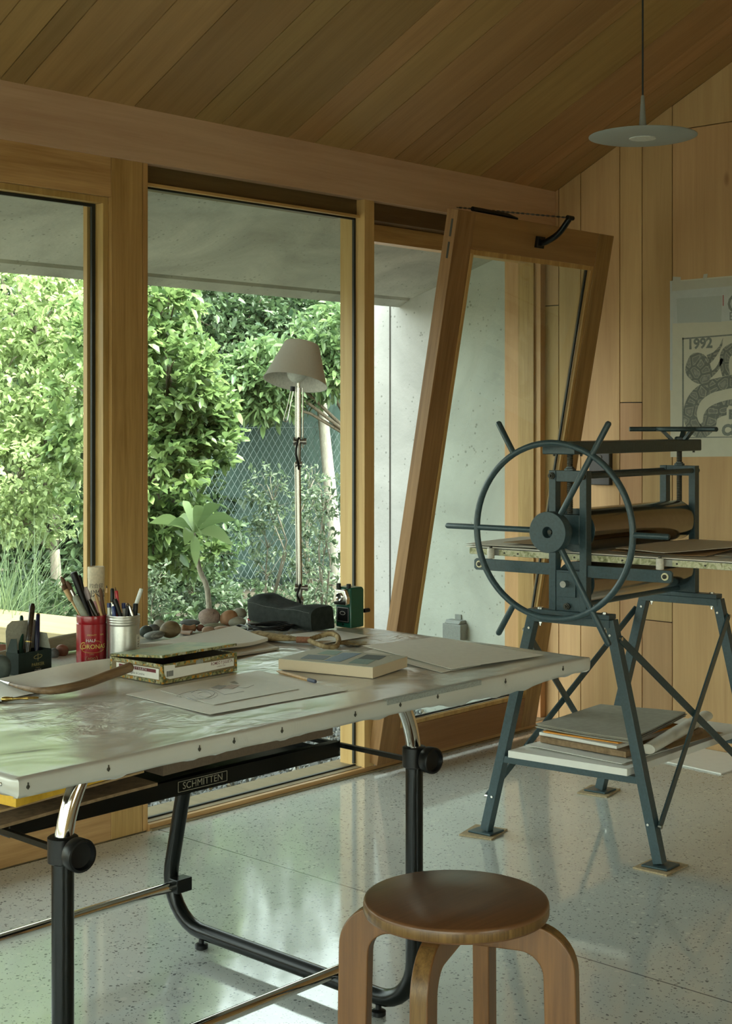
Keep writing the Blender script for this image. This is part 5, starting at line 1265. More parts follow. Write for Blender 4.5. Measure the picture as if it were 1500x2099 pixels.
tag(m.build('driftwood', M['log'], loc=(pth[2].x, pth[2].y, T), smooth=180), 'grey driftwood branch along the back edge of the table behind the red tin', 'driftwood')

# ------------------------------------------------------------------ pencil case
M['felt_black'] = plain('black_canvas', (0.015, 0.019, 0.016), 0.8, 0, 0.2, 0.35, 14, 0.2)
M['thread'] = plain('grey_thread', (0.11, 0.12, 0.11), 0.7)
CA, CBv = at(522, 1254, 4.47 * S), at(662, 1270, 4.22 * S)
ax = (CBv - CA); Lc = ax.length; ax.normalize()
sd = ax.cross(Vector((0, 0, 1))).normalized()   # towards the viewer
upv = sd.cross(ax).normalized()
def case_sec(s):
    """half width, half height, top dip, shift up"""
    hw = 0.043 + 0.004 * math.sin(3 * s); hh = 0.042 - 0.007 * s + 0.005 * math.sin(2.4 * s + 0.5)
    if s < 0.12: f = 0.62 + 0.38 * math.sin(s / 0.12 * PI / 2); hw *= f; hh *= 0.82 + 0.18 * f
    return hw, hh
def case_pt(s, t):
    hw, hh = case_sec(s)
    c, sn = math.cos(t), math.sin(t); e = 0.36
    hw *= S; hh *= S; x = math.copysign(abs(c) ** e, c) * hw; z = math.copysign(abs(sn) ** e, sn) * hh
    if sn > 0: z -= 0.021 * math.exp(-((s - 0.60) / 0.15) ** 2) * (0.6 + 0.4 * c) * sn; z += 0.013 * math.exp(-((s - 0.18) / 0.11) ** 2) * sn; x *= 1 - 0.12 * sn
    z += 0.003 * math.sin(9 * s + 2 * c); x += 0.003 * math.sin(7 * s + 3 * sn)
    p = CA + ax * (s * Lc) + sd * x + upv * z
    p.z = max(p.z, T + 0.004)
    return p
m = MB(); nS, nT = 30, 40; o_ = len(m.v)
for i in range(nS + 1):
    for j in range(nT): m.v.append(case_pt(i / nS, 2 * PI * j / nT))
for i in range(nS):
    for j in range(nT): m.face((i * nT + j, (i + 1) * nT + j, (i + 1) * nT + (j + 1) % nT, i * nT + (j + 1) % nT))
m.face(range(nT)); m.face([nS * nT + j for j in reversed(range(nT))])
CASE = m.build('pencil_case', M['felt_black'], loc=(CA.x, CA.y, T), smooth=50)
tag(CASE, 'slumped black canvas pencil case lying in front of the desk lamp', 'pencil case')
def child(mm, name, mat, par, smooth=40):
    o = mm.build(name, mat, loc=tuple(par.location), smooth=smooth); o.parent = par; o.location = (0, 0, 0); return o
m = MB()
for tt in (0.35, -0.42):
    for i in range(44):
        s0 = 0.06 + 0.92 * i / 44; s1 = s0 + 0.012
        m.tube([case_pt(s0, tt) + sd * 0.0006, case_pt(s1, tt) + sd * 0.0006], 0.0007, 5)
child(m, 'seam_stitching', M['thread'], CASE)
m = MB(); q = case_pt(0.02, -0.55) + sd * 0.004
for k in range(2): m.tube([q + sd * 0.004 * k + ax * (0.006 * math.cos(t) + 0.008 * k) + Vector((0, 0, 0.006 * math.sin(t))) for t in [2 * PI * i / 16 for i in range(16)]], 0.0013, 6, closed=True)
m.box((q.x - 0.004, q.y - 0.004, q.z - 0.008), (q.x + 0.004, q.y + 0.004, q.z - 0.001)); child(m, 'zip_pull', M['steel'], CASE)
m = MB(); m.tube([case_pt(0.01, -0.25) + sd * 0.002, case_pt(0.05, -0.4) + sd * 0.002, case_pt(0.09, -0.45) + sd * 0.001], 0.003, 8); child(m, 'red_lining', M['red'], CASE)

# coiled cable beneath the case and its loose loops
rg = random.Random(8); pts = []
c0 = hz(556, 1287, T + 0.006)
for k in range(5):
    for i in range(14):
        a_ = 2 * PI * i / 14; pts.append(c0 + RTv * 0 if False else c0 + Vector((RT[0], RT[1], 0)) * (0.052 + 0.004 * k) * math.cos(a_) + Vector((FW[0], FW[1], 0)) * (0.055 - 0.003 * k) * math.sin(a_) + Vector((0, 0, 0.0022 * k + 0.003 * math.sin(3 * a_ + k))))
pts += [hz(510, 1290, T + 0.006), hz(486, 1288, T + 0.016), hz(471, 1296, T + 0.012), hz(480, 1305, T + 0.003), hz(500, 1302, T + 0.006), hz(508, 1288, T + 0.018), hz(492, 1281, T + 0.02), hz(478, 1290, T + 0.01), hz(492, 1302, T + 0.004), hz(520, 1304, T + 0.003)]
m = MB(); m.tube(bez(pts, len(pts) * 4), 0.0024, 8)
tag(m.build('cable', M['blackp'], loc=(c0.x, c0.y, T), smooth=180), 'coiled black cable under the left end of the pencil case', 'cable')

# ------------------------------------------------------------------ woven raffia piece
M['raffia'] = speckle('raffia', [(0.3, (0.15, 0.10, 0.045)), (0.5, (0.30, 0.22, 0.11)), (0.7, (0.40, 0.31, 0.17))], 60, 0.85, (1, 1, 1), 0.2, 0.6)
M['raffia_red'] = plain('reddish_binding', (0.26, 0.12, 0.07), 0.8, 0, 0.2, 0.3, 90)
ra = hz(560, 1306, T)
pth = [hz(524, 1304, T + 0.006), hz(542, 1306, T + 0.007), hz(565, 1308, T + 0.008), hz(590, 1310, T + 0.008), hz(612, 1311, T + 0.008)]
m = MB(); P_ = bez(pth, 24); k = len(P_)
m.tube(P_, [max(0.004, 0.024 * (1 - (i / (k - 1))) ** 0.6 + 0.0075) for i in range(k)], 16)
for p in m.v: p.z = T + 0.0006 + max(0.0, min(0.02, (p.z - T) * 0.42 + 0.006))
RAF = m.build('woven_raffia', M['raffia'], loc=(ra.x, ra.y, T), smooth=60)
tag(RAF, 'woven tan raffia piece with a looped handle in front of the pencil case', 'raffia weaving')
m = MB(); m.tube([hz(608, 1311, T + 0.009), hz(636, 1312, T + 0.009)], 0.0085, 14); child(m, 'binding', M['raffia_red'], RAF)
lp = bez([hz(634, 1311, T + 0.010), hz(655, 1304, T + 0.012), hz(676, 1299, T + 0.018), hz(690, 1303, T + 0.016), hz(694, 1314, T + 0.011), hz(688, 1325, T + 0.008), hz(668, 1326, T + 0.0075), hz(648, 1319, T + 0.008), hz(634, 1313, T + 0.009)], 56)
m = MB(); m.tube(lp, [0.0062 + 0.0009 * (i % 2) for i in range(len(lp))], 10); child(m, 'loop_handle', M['raffia'], RAF, 60)
m = MB(); rg = random.Random(4)
for i in range(26):
    u0, v0 = rg.uniform(690, 700), rg.uniform(1314, 1322); u1, v1 = rg.uniform(705, 765), rg.uniform(1312, 1325)
    m.tube([hz(u0, v0, T + 0.006), hz((u0 + u1) / 2, (v0 + v1) / 2 + rg.uniform(-2, 2), T + rg.uniform(0.002, 0.006)), hz(u1, v1, T + 0.0015)], 0.0005, 4)
for i in range(40):
    u0, v0 = rg.uniform(530, 600), rg.uniform(1298, 1306)
    m.tube([hz(u0, v0, T + 0.012), hz(u0 + rg.uniform(-5, 5), v0 - rg.uniform(2, 6), T + 0.017)], 0.0004, 4)
child(m, 'loose_fibres', M['raffia'], RAF)

# ------------------------------------------------------------------ pencil sharpener
M['greenbody'] = plain('green_enamel', (0.004, 0.070, 0.042), 0.28, 0, 0.5, 0.06)
SX, SY = 2.980, 2.803
SH = thing('pencil_sharpener', 'dark green crank pencil sharpener with a chrome face at the table corner', 'pencil sharpener', (SX, SY, T)); SH.scale = (S,) * 3
m = MB(); m.prism([(0, 0), (0.058, 0), (0.058, 0.112), (0.052, 0.120), (0.004, 0.120), (0, 0.116)], lambda u, v, w: (u, w, v), 0.062); sb = m.build('body', M['greenbody'], SH, world=False, bevel=0.004)
m = MB()
m.prism([(0.004, 0.068), (0.058, 0.068), (0.060, 0.088), (0.052, 0.116), (0.010, 0.116), (0.002, 0.088)], lambda u, v, w: (-0.016 + w, u, v), 0.019); fp = m.build('chrome_face', M['chrome'], SH, world=False, bevel=0.005, seg=3)
m = MB(); m.lathe([(0.0135, 0), (0.0135, 0.0035), (0.011, 0.005), (0.006, 0.002), (0.0055, -0.004)], (-0.0155, 0.031, 0.092), (-1, 0, 0), 28, False, False); child_ = m.build('pencil_hole', M['steel'], fp, world=False)
m = MB(); m.cyl((-0.0165, 0.031, 0.092), (-0.0158, 0.031, 0.092), 0.0056, n=16); m.build('dark_bore', M['blackp'], fp, world=False)
for yy in (0.012, 0.046):
    m = MB(); m.lathe([(0.006, 0), (0.007, 0.001), (0.007, 0.013), (0.006, 0.014)], (-0.004 if yy > 0.03 else 0.004, yy, 0.117), (0, 0, 1), 18); m.build('clamp_pin', M['blackp'], SH, world=False)
m = MB(); m.box((-0.0015, 0.006, 0.014), (0.001, 0.056, 0.062)); dr_ = m.build('drawer', M['blackp'], SH, world=False, bevel=0.001)
m = MB()
for a, b in (((-0.0025, 0.008, 0.018), (-0.0014, 0.0095, 0.060)), ((-0.0025, 0.0525, 0.018), (-0.0014, 0.054, 0.060)), ((-0.0025, 0.008, 0.018), (-0.0014, 0.054, 0.0195)), ((-0.0025, 0.008, 0.0585), (-0.0014, 0.054, 0.060))): m.box(a, b)
m.tube([(-0.002, 0.032 + 0.010 * math.cos(t), 0.043 + 0.005 * math.sin(t)) for t in [2 * PI * i / 24 for i in range(24)]], 0.0012, 6, closed=True)
m.build('silver_frame', M['alu'], dr_, world=False)
m = MB(); m.cyl((-0.0016, 0.031, 0.009), (0.0, 0.031, 0.009), 0.0035, n=12); m.build('screw_hole', M['blackp'], SH, world=False)
m = MB(); m.cyl((0.058, 0.03, 0.06), (0.070, 0.03, 0.06), 0.006, n=14); m.bar((0.068, 0.03, 0.06), (0.068, 0.012, 0.045), 0.008, 0.003); cr_ = m.build('crank', M['steel'], SH, world=False)
m = MB(); m.lathe([(0.004, 0), (0.0065, 0.002), (0.0065, 0.022), (0.004, 0.024)], (0.070, 0.012, 0.045), (1, 0, 0), 16); m.build('crank_knob', M['blackp'], cr_, world=False)

# ------------------------------------------------------------------ desk lamp
LD = 4.50 * S
def lp_(u, v, dd=0.0): return at(u, v, LD + dd)
LAMP = thing('desk_lamp', 'tall jointed metal desk lamp with a grey cone shade at the back of the table', 'lamp', (lp_(617, 1268).x, lp_(617, 1268).y, T))
def lchild(mm, nm, mt, par=None, **k): return mm.build(nm, mt, par or LAMP, **k)
bz = lp_(617, 1268); bz.z = T
m = MB(); m.lathe([(0.046, 0), (0.048, 0.002), (0.048, 0.014), (0.044, 0.018), (0.012, 0.02)], tuple(bz), (0, 0, 1), 40); lchild(m, 'base', M['alushade'])
m = MB(); m.tube([bz + Vector((0, 0, 0.015)), lp_(616, 1222)], 0.0075, 14); lchild(m, 'pole', M['steel'])
a, b = lp_(615, 1212), lp_(611, 948)
m = MB(); m.cyl(a, b, 0.0072, n=16); arm = lchild(m, 'lower_arm', M['steel'])
for off in (0.0125,):
    m = MB(); m.cyl(a + Vector((RT[0], RT[1], 0)) * -0.0095, b + Vector((RT[0], RT[1], 0)) * -0.0095, 0.0022, n=8); lchild(m, 'tension_rod', M['steel'], arm)
c, d = lp_(612, 918), lp_(612, 795)
m = MB(); m.cyl(c, d, 0.0072, n=16); arm2 = lchild(m, 'upper_arm', M['steel'])
m = MB(); m.cyl(c + Vector((RT[0], RT[1], 0)) * 0.0125, d + Vector((RT[0], RT[1], 0)) * 0.0125, 0.0022, n=8); m.cyl(c + Vector((RT[0], RT[1], 0)) * -0.0095, d + Vector((RT[0], RT[1], 0)) * -0.0095, 0.0018, n=8); lchild(m, 'tension_rod', M['steel'], arm2)
M['cast'] = plain('cast_metal', (0.30, 0.29, 0.27), 0.35, 0.9)
rv = Vector((RT[0], RT[1], 0)); fv = Vector((FW[0], FW[1], 0))
for (u, v0_, v1_) in ((613, 905, 952), (616, 1205, 1232)):
    m = MB(); q0, q1 = lp_(u, v0_), lp_(u - 1, v1_)
    m.cyl(q0 - rv * 0.017, q0 + rv * 0.02, 0.007, n=14); m.cyl(q0 - rv * 0.017, q0 - rv * 0.013, 0.013, n=14); m.cyl(q0 + rv * 0.012, q0 + rv * 0.022, 0.010, n=12)
    m.tube([q0, q0.lerp(q1, 0.5) - fv * 0.006, q1], 0.006, 10); m.cyl(q1 - rv * 0.010, q1 + rv * 0.010, 0.009, n=12)
    j = lchild(m, 'joint', M['cast'])
    m = MB(); m.tube(bez([q0 - fv * 0.012 + Vector((0, 0, 0.012)), q0 - fv * 0.016 - rv * 0.004, q0.lerp(q1, 0.5) - fv * 0.02 - rv * 0.008, q1 - fv * 0.012, q1 - fv * 0.004 - Vector((0, 0, 0.015))], 20), 0.0035, 8); lchild(m, 'black_cord', M['blackp'], j)
# shade
top_, bot_ = lp_(619, 706, 0.012), lp_(605, 784, -0.018)
sax = (top_ - bot_); hgt = sax.length
m = MB(); m.lathe([(0.097, 0), (0.0955, 0.001), (0.0533, hgt - 0.002), (0.0515, hgt), (0.001, hgt + 0.001)], bot_, sax, 72, False, False)
m.lathe([(0.0942, 0.001), (0.0955, 0.0)], bot_, sax, 72, False, False); m.lathe([(0.097, 0), (0.0942, 0.0005)], bot_, sax, 72, False, False)
shd = lchild(m, 'shade', M['alushade'], smooth=50)
m = MB(); m.lathe([(0.0942, 0.0006), (0.0516, hgt - 0.003), (0.001, hgt - 0.002)], bot_, sax, 72, False, False); lchild(m, 'lining', M['shade_in'], shd)
dn = sax.normalized(); m = MB(); m.ball(bot_ + dn * 0.030, (0.03, 0.03, 0.03), 24); m.cyl(bot_ + dn * 0.05, bot_ + dn * (hgt - 0.004), 0.018, n=20); lchild(m, 'bulb', M['opal'], shd, smooth=60)
m = MB(); qn = bot_ + dn * 0.012; 
m.cyl(lp_(600, 792), lp_(599, 802), 0.0075, n=14); gr = lchild(m, 'grip', M['blackp'], shd)
m = MB(); m.tube(bez([lp_(596, 800), lp_(590, 830), lp_(582, 858), lp_(584, 864), lp_(589, 861), lp_(595, 832), lp_(602, 800)], 30), 0.0014, 8); lchild(m, 'wire_handle', M['steel'], shd)
m = MB(); m.tube([lp_(612, 800), bot_ + dn * 0.05], 0.006, 10); lchild(m, 'shade_stem', M['steel'], shd)

# ------------------------------------------------------------------ poster on the right wall
def wp(u, v, off=0.0):
    a_ = (u - CX) / FPX; b_ = (CY - v) / FPX; X = XR - 0.0006 - off
    t_ = X / (FW[0] + RT[0] * a_); return Vector((X, (FW[1] + RT[1] * a_) * t_, EYE + b_ * t_))
def wflat(mm, pts, off=0.0, th=0.0004):
    q = [wp(u, v, off) for u, v in pts]; n_ = len(q)
    mm.add([tuple(p) for p in q] + [(p.x - th, p.y, p.z) for p in q], [tuple(reversed(range(n_))), tuple(range(n_, 2 * n_))] + [(i, (i + 1) % n_, n_ + (i + 1) % n_, n_ + i) for i in range(n_)])
M['posterpaper'] = plain('poster_paper', (0.58, 0.57, 0.47), 0.75, 0, 0.25, 0.03, 5)
M['posterblue'] = plain('blue_white_tissue', (0.50, 0.54, 0.53), 0.6, 0, 0.3, 0.05, 6)
M['posterink'] = plain('grey_ink', (0.21, 0.23, 0.21), 0.7, 0, 0.2, 0.15, 30)
def cutprint():
    m, nt, out = new_mat('cut_pattern_ink'); b = principled(nt, out, 0.75, 0, 0.2)
    mp, _ = coords(nt, (1, 1, 1), 1.0)
    v = nd(nt, 'ShaderNodeTexVoronoi', Scale=24.0, feature='DISTANCE_TO_EDGE'); nt.links.new(mp.outputs[0], v.inputs['Vector'])
    r = ramp(nt, [(0.0, (0.20, 0.215, 0.195)), (0.10, (0.20, 0.215, 0.195)), (0.12, (0.40, 0.40, 0.33)), (0.16, (0.40, 0.40, 0.33)), (0.18, (0.24, 0.255, 0.23)), (0.30, (0.24, 0.255, 0.23)), (0.33, (0.33, 0.34, 0.29))]); nt.links.new(v.outputs['Distance'], r.inputs[0])
    w_ = nd(nt, 'ShaderNodeTexWave', Scale=75.0, Distortion=3.0); nt.links.new(mp.outputs[0], w_.inputs['Vector'])
    r2 = ramp(nt, [(0.4, (0.85, 0.85, 0.85)), (0.6, (1.1, 1.1, 1.1))]); nt.links.new(w_.outputs['Fac'], r2.inputs[0])
    mm = nd(nt, 'ShaderNodeMix', data_type='RGBA', blend_type='MULTIPLY'); mm.inputs[0].default_value = 1.0
    nt.links.new(r.outputs[0], mm.inputs[6]); nt.links.new(r2.outputs[0], mm.inputs[7]); nt.links.new(mm.outputs[2], b.inputs['Base Color'])
    return m
M['posterprint'] = cutprint()
p_c = wp(1440, 760)
POST = thing('poster', 'cream and bluish print with a dark serpent pattern taped to the board wall', 'poster', (XR, p_c.y, p_c.z))
m = MB(); wflat(m, [(1374, 937), (1373, 576), (1560, 560), (1560, 935)], 0.0, 0.0006); m.build('sheet', M['posterpaper'], POST)
m = MB(); wflat(m, [(1379, 663), (1377, 596), (1560, 580), (1560, 655)], 0.0008, 0.0003); wflat(m, [(1373, 800), (1373, 576), (1378, 576), (1378, 800)], 0.0008, 0.0002); m.build('tissue_overlay', M['posterblue'], POST)
m = MB(); wflat(m, [(1388, 662), (1386, 612), (1480, 606), (1478, 660)], 0.0013, 0.0002); m.build('grey_panel', plain('pale_grey_print', (0.43, 0.47, 0.45), 0.7, 0, 0.3, 0.02), POST)
M['sticky'] = plain('old_tape', (0.47, 0.47, 0.40), 0.4, 0, 0.4, 0.03, 6)
m = MB(); wflat(m, [(1378, 585), (1379, 567), (1395, 568), (1395, 584)], 0.0013, 0.0003); wflat(m, [(1440, 572), (1442, 562), (1450, 561), (1449, 571)], 0.0013, 0.0003); wflat(m, [(1377, 597), (1377, 578), (1560, 563), (1560, 581)], 0.0010, 0.0002); m.build('tape', M['sticky'], POST)
m = MB(); wflat(m, [(1481, 627), (1481, 605), (1483, 605), (1483, 627)], 0.0017, 0.0002); m.build('red_mark', plain('red_mark_print', (0.36, 0.10, 0.10), 0.6), POST)
ink = MB()
for q in ([(1398, 898), (1398, 692), (1401, 692), (1401, 898)], [(1398, 696), (1398, 693), (1560, 680), (1560, 683)], [(1398, 898), (1398, 896), (1560, 894), (1560, 896)]): wflat(ink, q, 0.0010)
m2 = lambda u0, v0, su, off=0.0012: (lambda u, v: wp(u0 + u * su, v0 - v * 480 - u * su * 0.075, off))
ink.text('1992', 0.060, m2(1434, 705, 430), weight=0.0022)
ink.text('O', 0.12, m2(1510, 624, 430)); ink.text('E', 0.05, m2(1499, 649, 430))
ink.text('CR', 0.062, m2(1497, 882, 430), weight=0.004)
ink.build('ink_lettering', M['posterink'], POST)
pat = MB()
head = [(1432 + 27 * math.cos(t) * (1 + 0.08 * math.sin(3 * t)), 755 + 32 * math.sin(t) + 4 * math.cos(t)) for t in [2 * PI * i / 32 for i in range(32)]]
wflat(pat, head, 0.0010)
wflat(pat, [(1448, 728), (1462, 722), (1474, 710), (1482, 692), (1480, 708), (1472, 724), (1462, 738), (1454, 746)], 0.0010)
def band(pts, ws):
    P_ = bez([Vector((u, v, 0)) for u, v in pts], 48); n_ = len(P_)
    L_, R_ = [], []
    for i, p in enumerate(P_):
        t_ = (P_[min(n_ - 1, i + 1)] - P_[max(0, i - 1)]).normalized(); nrm = Vector((-t_.y, t_.x, 0))
        w_ = ws[0] + (ws[1] - ws[0]) * i / (n_ - 1)
        L_.append(p + nrm * w_); R_.append(p - nrm * w_)
    o_ = len(pat.v)
    for a_, b_ in zip(L_, R_): pat.v += [wp(a_.x, a_.y, 0.0013), wp(b_.x, b_.y, 0.0013)]
    for i in range(n_ - 1): pat.face((o_ + 2 * i, o_ + 2 * i + 1, o_ + 2 * i + 3, o_ + 2 * i + 2))
band([(1560, 770), (1520, 778), (1480, 786), (1450, 795), (1425, 815), (1414, 845), (1420, 872), (1436, 884), (1452, 872), (1458, 850), (1480, 838), (1520, 830), (1560, 828)], (13, 15))
band([(1488, 770), (1484, 745), (1490, 722), (1515, 712), (1560, 712)], (8, 14))
band([(1455, 770), (1470, 755), (1480, 735)], (5, 3))
pat.build('serpent_pattern', M['posterprint'], POST, smooth=0)
m = MB(); wflat(m, [(1489, 862), (1489, 838), (1493, 832), (1560, 832), (1560, 862)], 0.0015, 0.0002); 
bl = m.build('pale_block', M['posterpaper'], POST)
m = MB(); m.text('E', 0.05, m2(1499, 850, 430, 0.0018), weight=0.004); m.build('block_letter', M['posterink'], bl)

SKY_STRENGTH, SUN_STRENGTH, SUN_DIR, EXPOSURE = 0.75, 6.2, (0.25, -0.28, 0.92), 1.08

# ------------------------------------------------------------------ outside
m = MB()
poly = [(3.80, 2.178), (4.572, 1.945), (4.578, 1.951), (4.592, 1.947), (4.598, 1.933), (4.66, 1.905), (4.69, 1.94), (4.69, 2.16), (3.78, 2.62), (3.78, 2.3), (3.80, 2.25)]
m.prism(poly, lambda u, v, w: (XL - 3 + w, u, v), 5.30 - XL + 3)
tag(m.build('concrete_eave', M['soffit']), 'grey concrete eave over the glazing', 'eave', kind='structure')
m = MB(); m.box((XR + 0.0005, 3.905, -0.3), (XR + 0.25, 4.84, 2.35))
cw = m.build('concrete_wall', M['cwall']); tag(cw, 'pale concrete side wall outside the glazing', 'wall', kind='structure')
m = MB()
poly = [(3.905, 2.147), (4.63, 1.92), (4.63, 1.86), (3.905, 2.03)]
m.prism(poly, lambda u, v, w: (XR - 0.0 - w * (1 if True else 1), u, v), 0.0)  if False else None
m.box((XR - 0.003, 4.716, -0.05), (XR + 0.0004, 4.722, 1.95)); m.build('form_joint', M['screw'], cw)
pbx = Vector((XR, 4.285, 0.359))
OB = thing('outdoor_socket_box', 'grey outdoor socket box on the concrete wall outside, near the floor', 'socket box', tuple(pbx))
M['boxgrey'] = plain('grey_plastic_box', (0.20, 0.215, 0.21), 0.5)
m = MB(); m.box((-0.055, -0.055, -0.04), (0.0, 0.055, 0.035)); m.prism([(-0.055, 0.035), (0, 0.035), (0, 0.052), (-0.04, 0.052)], lambda u, v, w: (u, -0.045 + w, v), 0.09); m.build('housing', M['boxgrey'], OB, world=False, bevel=0.004)
m = MB(); m.box((-0.006, -0.018, 0.05), (0, 0.018, 0.075)); m.box((-0.006, -0.018, -0.07), (0, 0.018, -0.04)); m.build('mounting_tab', M['boxgrey'], OB, world=False)

M['soil'] = speckle('garden_soil', [(0.3, (0.035, 0.028, 0.018)), (0.6, (0.07, 0.06, 0.04)), (0.75, (0.10, 0.10, 0.055))], 6, 0.95, bmp=0.5)
M['gravel_base'] = plain('gravel_bed', (0.20, 0.20, 0.195), 0.9, 0, 0.2, 0.3, 40)
m = MB(); m.box((-30, -30, -0.16), (30, 40, -0.11)); tag(m.build('ground', M['soil']), 'dark garden soil', 'ground', kind='structure')
m = MB(); m.box((XL, 3.905, -0.109), (XR, 5.0, -0.062)); tag(m.build('gravel_bed', M['gravel_base']), 'gravel bed along the glazing', 'gravel', kind='structure')
M['paving'] = plain('bounce_paving', (0.20, 0.20, 0.175), 0.8, 0, 0.3, 0.1, 3)
m = MB(); m.box((-14, -14, -0.109), (XL - 0.2, 12, -0.03)); m.box((XL - 0.2, -14, -0.109), (8, YB - 0.2, -0.03)); tag(m.build('paving', M['paving']), 'unseen pale paving added behind and beside the studio to bounce light', 'paving', kind='structure')  # unseen ground, added pale so it bounces light onto the ceiling
m = MB(); m.box((XL - 0.2, 5.001, -0.109), (12, 6.7, -0.07)); tag(m.build('bounce_path', M['paving']), 'unseen pale path added before the eave to bounce sunlight up', 'path', kind='structure')  # added strip, hidden by the table, reflects sun up to soffit and ceiling
# loose gravel, one object
def gravel():
    N = 7000; v = []; f = []; rnd = []
    base = [Vector(p) for p in ((0, 0, 1), (0.9, 0, 0.1), (0.2, 0.85, -0.1), (-0.8, 0.4, 0.1), (-0.7, -0.6, -0.1), (0.3, -0.85, 0.1), (0, 0, -0.8))]
    fs = [(0, 1, 2), (0, 2, 3), (0, 3, 4), (0, 4, 5), (0, 5, 1), (6, 2, 1), (6, 3, 2), (6, 4, 3), (6, 5, 4), (6, 1, 5)]
    for i in range(N):
        s = rng.uniform(0.006, 0.016); c = Vector((rng.uniform(1.0, 5.28), 3.92 + 1.05 * rng.random(), -0.058 + rng.uniform(0, 0.012)))
        e = Euler(tuple(rng.uniform(0, 6, 3))).to_matrix(); o = len(v); rr = rng.random()
        for b in base: v.append(tuple(c + e @ Vector((b.x * s * rng.uniform(0.8, 1.3), b.y * s, b.z * s * 0.7))))
        for q in fs: f.append(tuple(o + k for k in q)); rnd.append(rr)
    me = bpy.data.meshes.new('gravel'); me.from_pydata(v, [], f); a = me.attributes.new('rnd', 'FLOAT', 'FACE'); a.data.foreach_set('value', rnd)
    mt, nt, out = new_mat('gravel_stone'); b = principled(nt, out, 0.85, 0, 0.3)
    at_ = nd(nt, 'ShaderNodeAttribute', attribute_name='rnd'); r = ramp(nt, [(0.0, (0.13, 0.135, 0.135)), (0.5, (0.26, 0.27, 0.265)), (0.9, (0.42, 0.42, 0.40)), (1.0, (0.30, 0.22, 0.10))]); nt.links.new(at_.outputs['Fac'], r.inputs[0]); nt.links.new(r.outputs[0], b.inputs['Base Color'])
    me.materials.append(mt); o = bpy.data.objects.new('gravel', me); COL.objects.link(o)
    tag(o, 'grey gravel strip along the foot of the glazing outside', 'gravel', kind='stuff')
gravel()

# timber bench
BEN = thing('garden_bench', 'sunlit pale timber bench outside, seen behind the red tin', 'bench', (3.93, 5.75, -0.11), math.radians(8.5))
m = MB(); m.box((-0.21, -0.85, 0.44), (0.21, 0.95, 0.515)); m.build('seat', M['bench'], BEN, world=False, bevel=0.006)
for yy in (-0.1, 0.75):
    m = MB(); m.box((-0.17, yy - 0.06, 0.0), (0.17, yy + 0.06, 0.4395)); m.build('leg', M['bench'], BEN, world=False, bevel=0.004)

# ---- foliage
def leaf_obj(name, base, dirs, L, wr, mat, parent, rnd=None, fold=0.25, droop=0.15):
    n = len(base); base = np.asarray(base); d = np.asarray(dirs, float); d /= np.linalg.norm(d, axis=1)[:, None] + 1e-9
    up = rng.normal(0, 0.45, (n, 3)) + np.array([0, 0, 1.0])
    s = np.cross(d, up); s /= np.linalg.norm(s, axis=1)[:, None] + 1e-9
    nn = np.cross(s, d)
    L = np.asarray(L)[:, None]; w = L * wr
    def pt(f, side, lift): return base + d * L * f + s * w * side + nn * L * lift - np.array([0, 0, 1.0]) * L * droop * f * f
    V = np.stack([pt(0, 0, 0), pt(0.33, 0.5, fold * wr), pt(0.72, 0.42, fold * wr * 0.8), pt(1, 0, 0), pt(0.72, -0.42, fold * wr * 0.8), pt(0.33, -0.5, fold * wr)], 1).reshape(-1, 3)
    o = (np.arange(n) * 6)[:, None]
    F = np.concatenate([o + np.array([[0, 1, 2, 3]]), o + np.array([[3, 4, 5, 0]])], 1).reshape(-1, 4)
    me = bpy.data.meshes.new(name); me.vertices.add(len(V)); me.vertices.foreach_set('co', V.ravel())
    me.loops.add(F.size); me.loops.foreach_set('vertex_index', F.ravel().astype(np.int32))
    me.polygons.add(len(F)); me.polygons.foreach_set('loop_start', (np.arange(len(F)) * 4).astype(np.int32))
    r = rng.random(n) if rnd is None else rnd
    a = me.attributes.new('rnd', 'FLOAT', 'FACE'); a.data.foreach_set('value', np.repeat(r, 2).astype(np.float32))
    me.update(); me.validate()
    me.polygons.foreach_set('use_smooth', [True] * len(me.polygons))
    me.materials.append(mat); ob = bpy.data.objects.new(name, me); COL.objects.link(ob)
    if parent is not None:
        ob.parent = parent; co = V - np.array(parent.location); me.vertices.foreach_set('co', co.ravel()); me.update()
    return ob

def canopy(blobs, per, leaf, spread, cl_leaf):
    """clusters of leaves on and inside ellipsoids; blobs: (centre, radii, clusters)"""
    B, D, S, R = [], [], [], []
    for c, r, n in blobs:
        c = np.array(c); r = np.array(r)
        u = rng.normal(size=(n, 3)); u /= np.linalg.norm(u, axis=1)[:, None]
        rad = rng.random(n) ** 0.28
        P = c + u * rad[:, None] * r
        for i in range(n):
            k = max(2, int(rng.normal(cl_leaf, cl_leaf * 0.2)))
            tip = u[i] * 0.8 + np.array([0, 0, 0.35]) + rng.normal(0, 0.3, 3); tip /= np.linalg.norm(tip)
            q = rng.normal(size=(k, 3)); dd = tip * 0.55 + q / (np.linalg.norm(q, axis=1)[:, None]) * spread
            B.append(P[i] + rng.normal(0, leaf * 0.25, (k, 3))); D.append(dd); S.append(leaf * rng.uniform(0.6, 1.25, k)); R.append(np.clip(rng.normal(0.5, 0.2, k), 0, 1))
    return np.concatenate(B), np.concatenate(D), np.concatenate(S), np.concatenate(R)

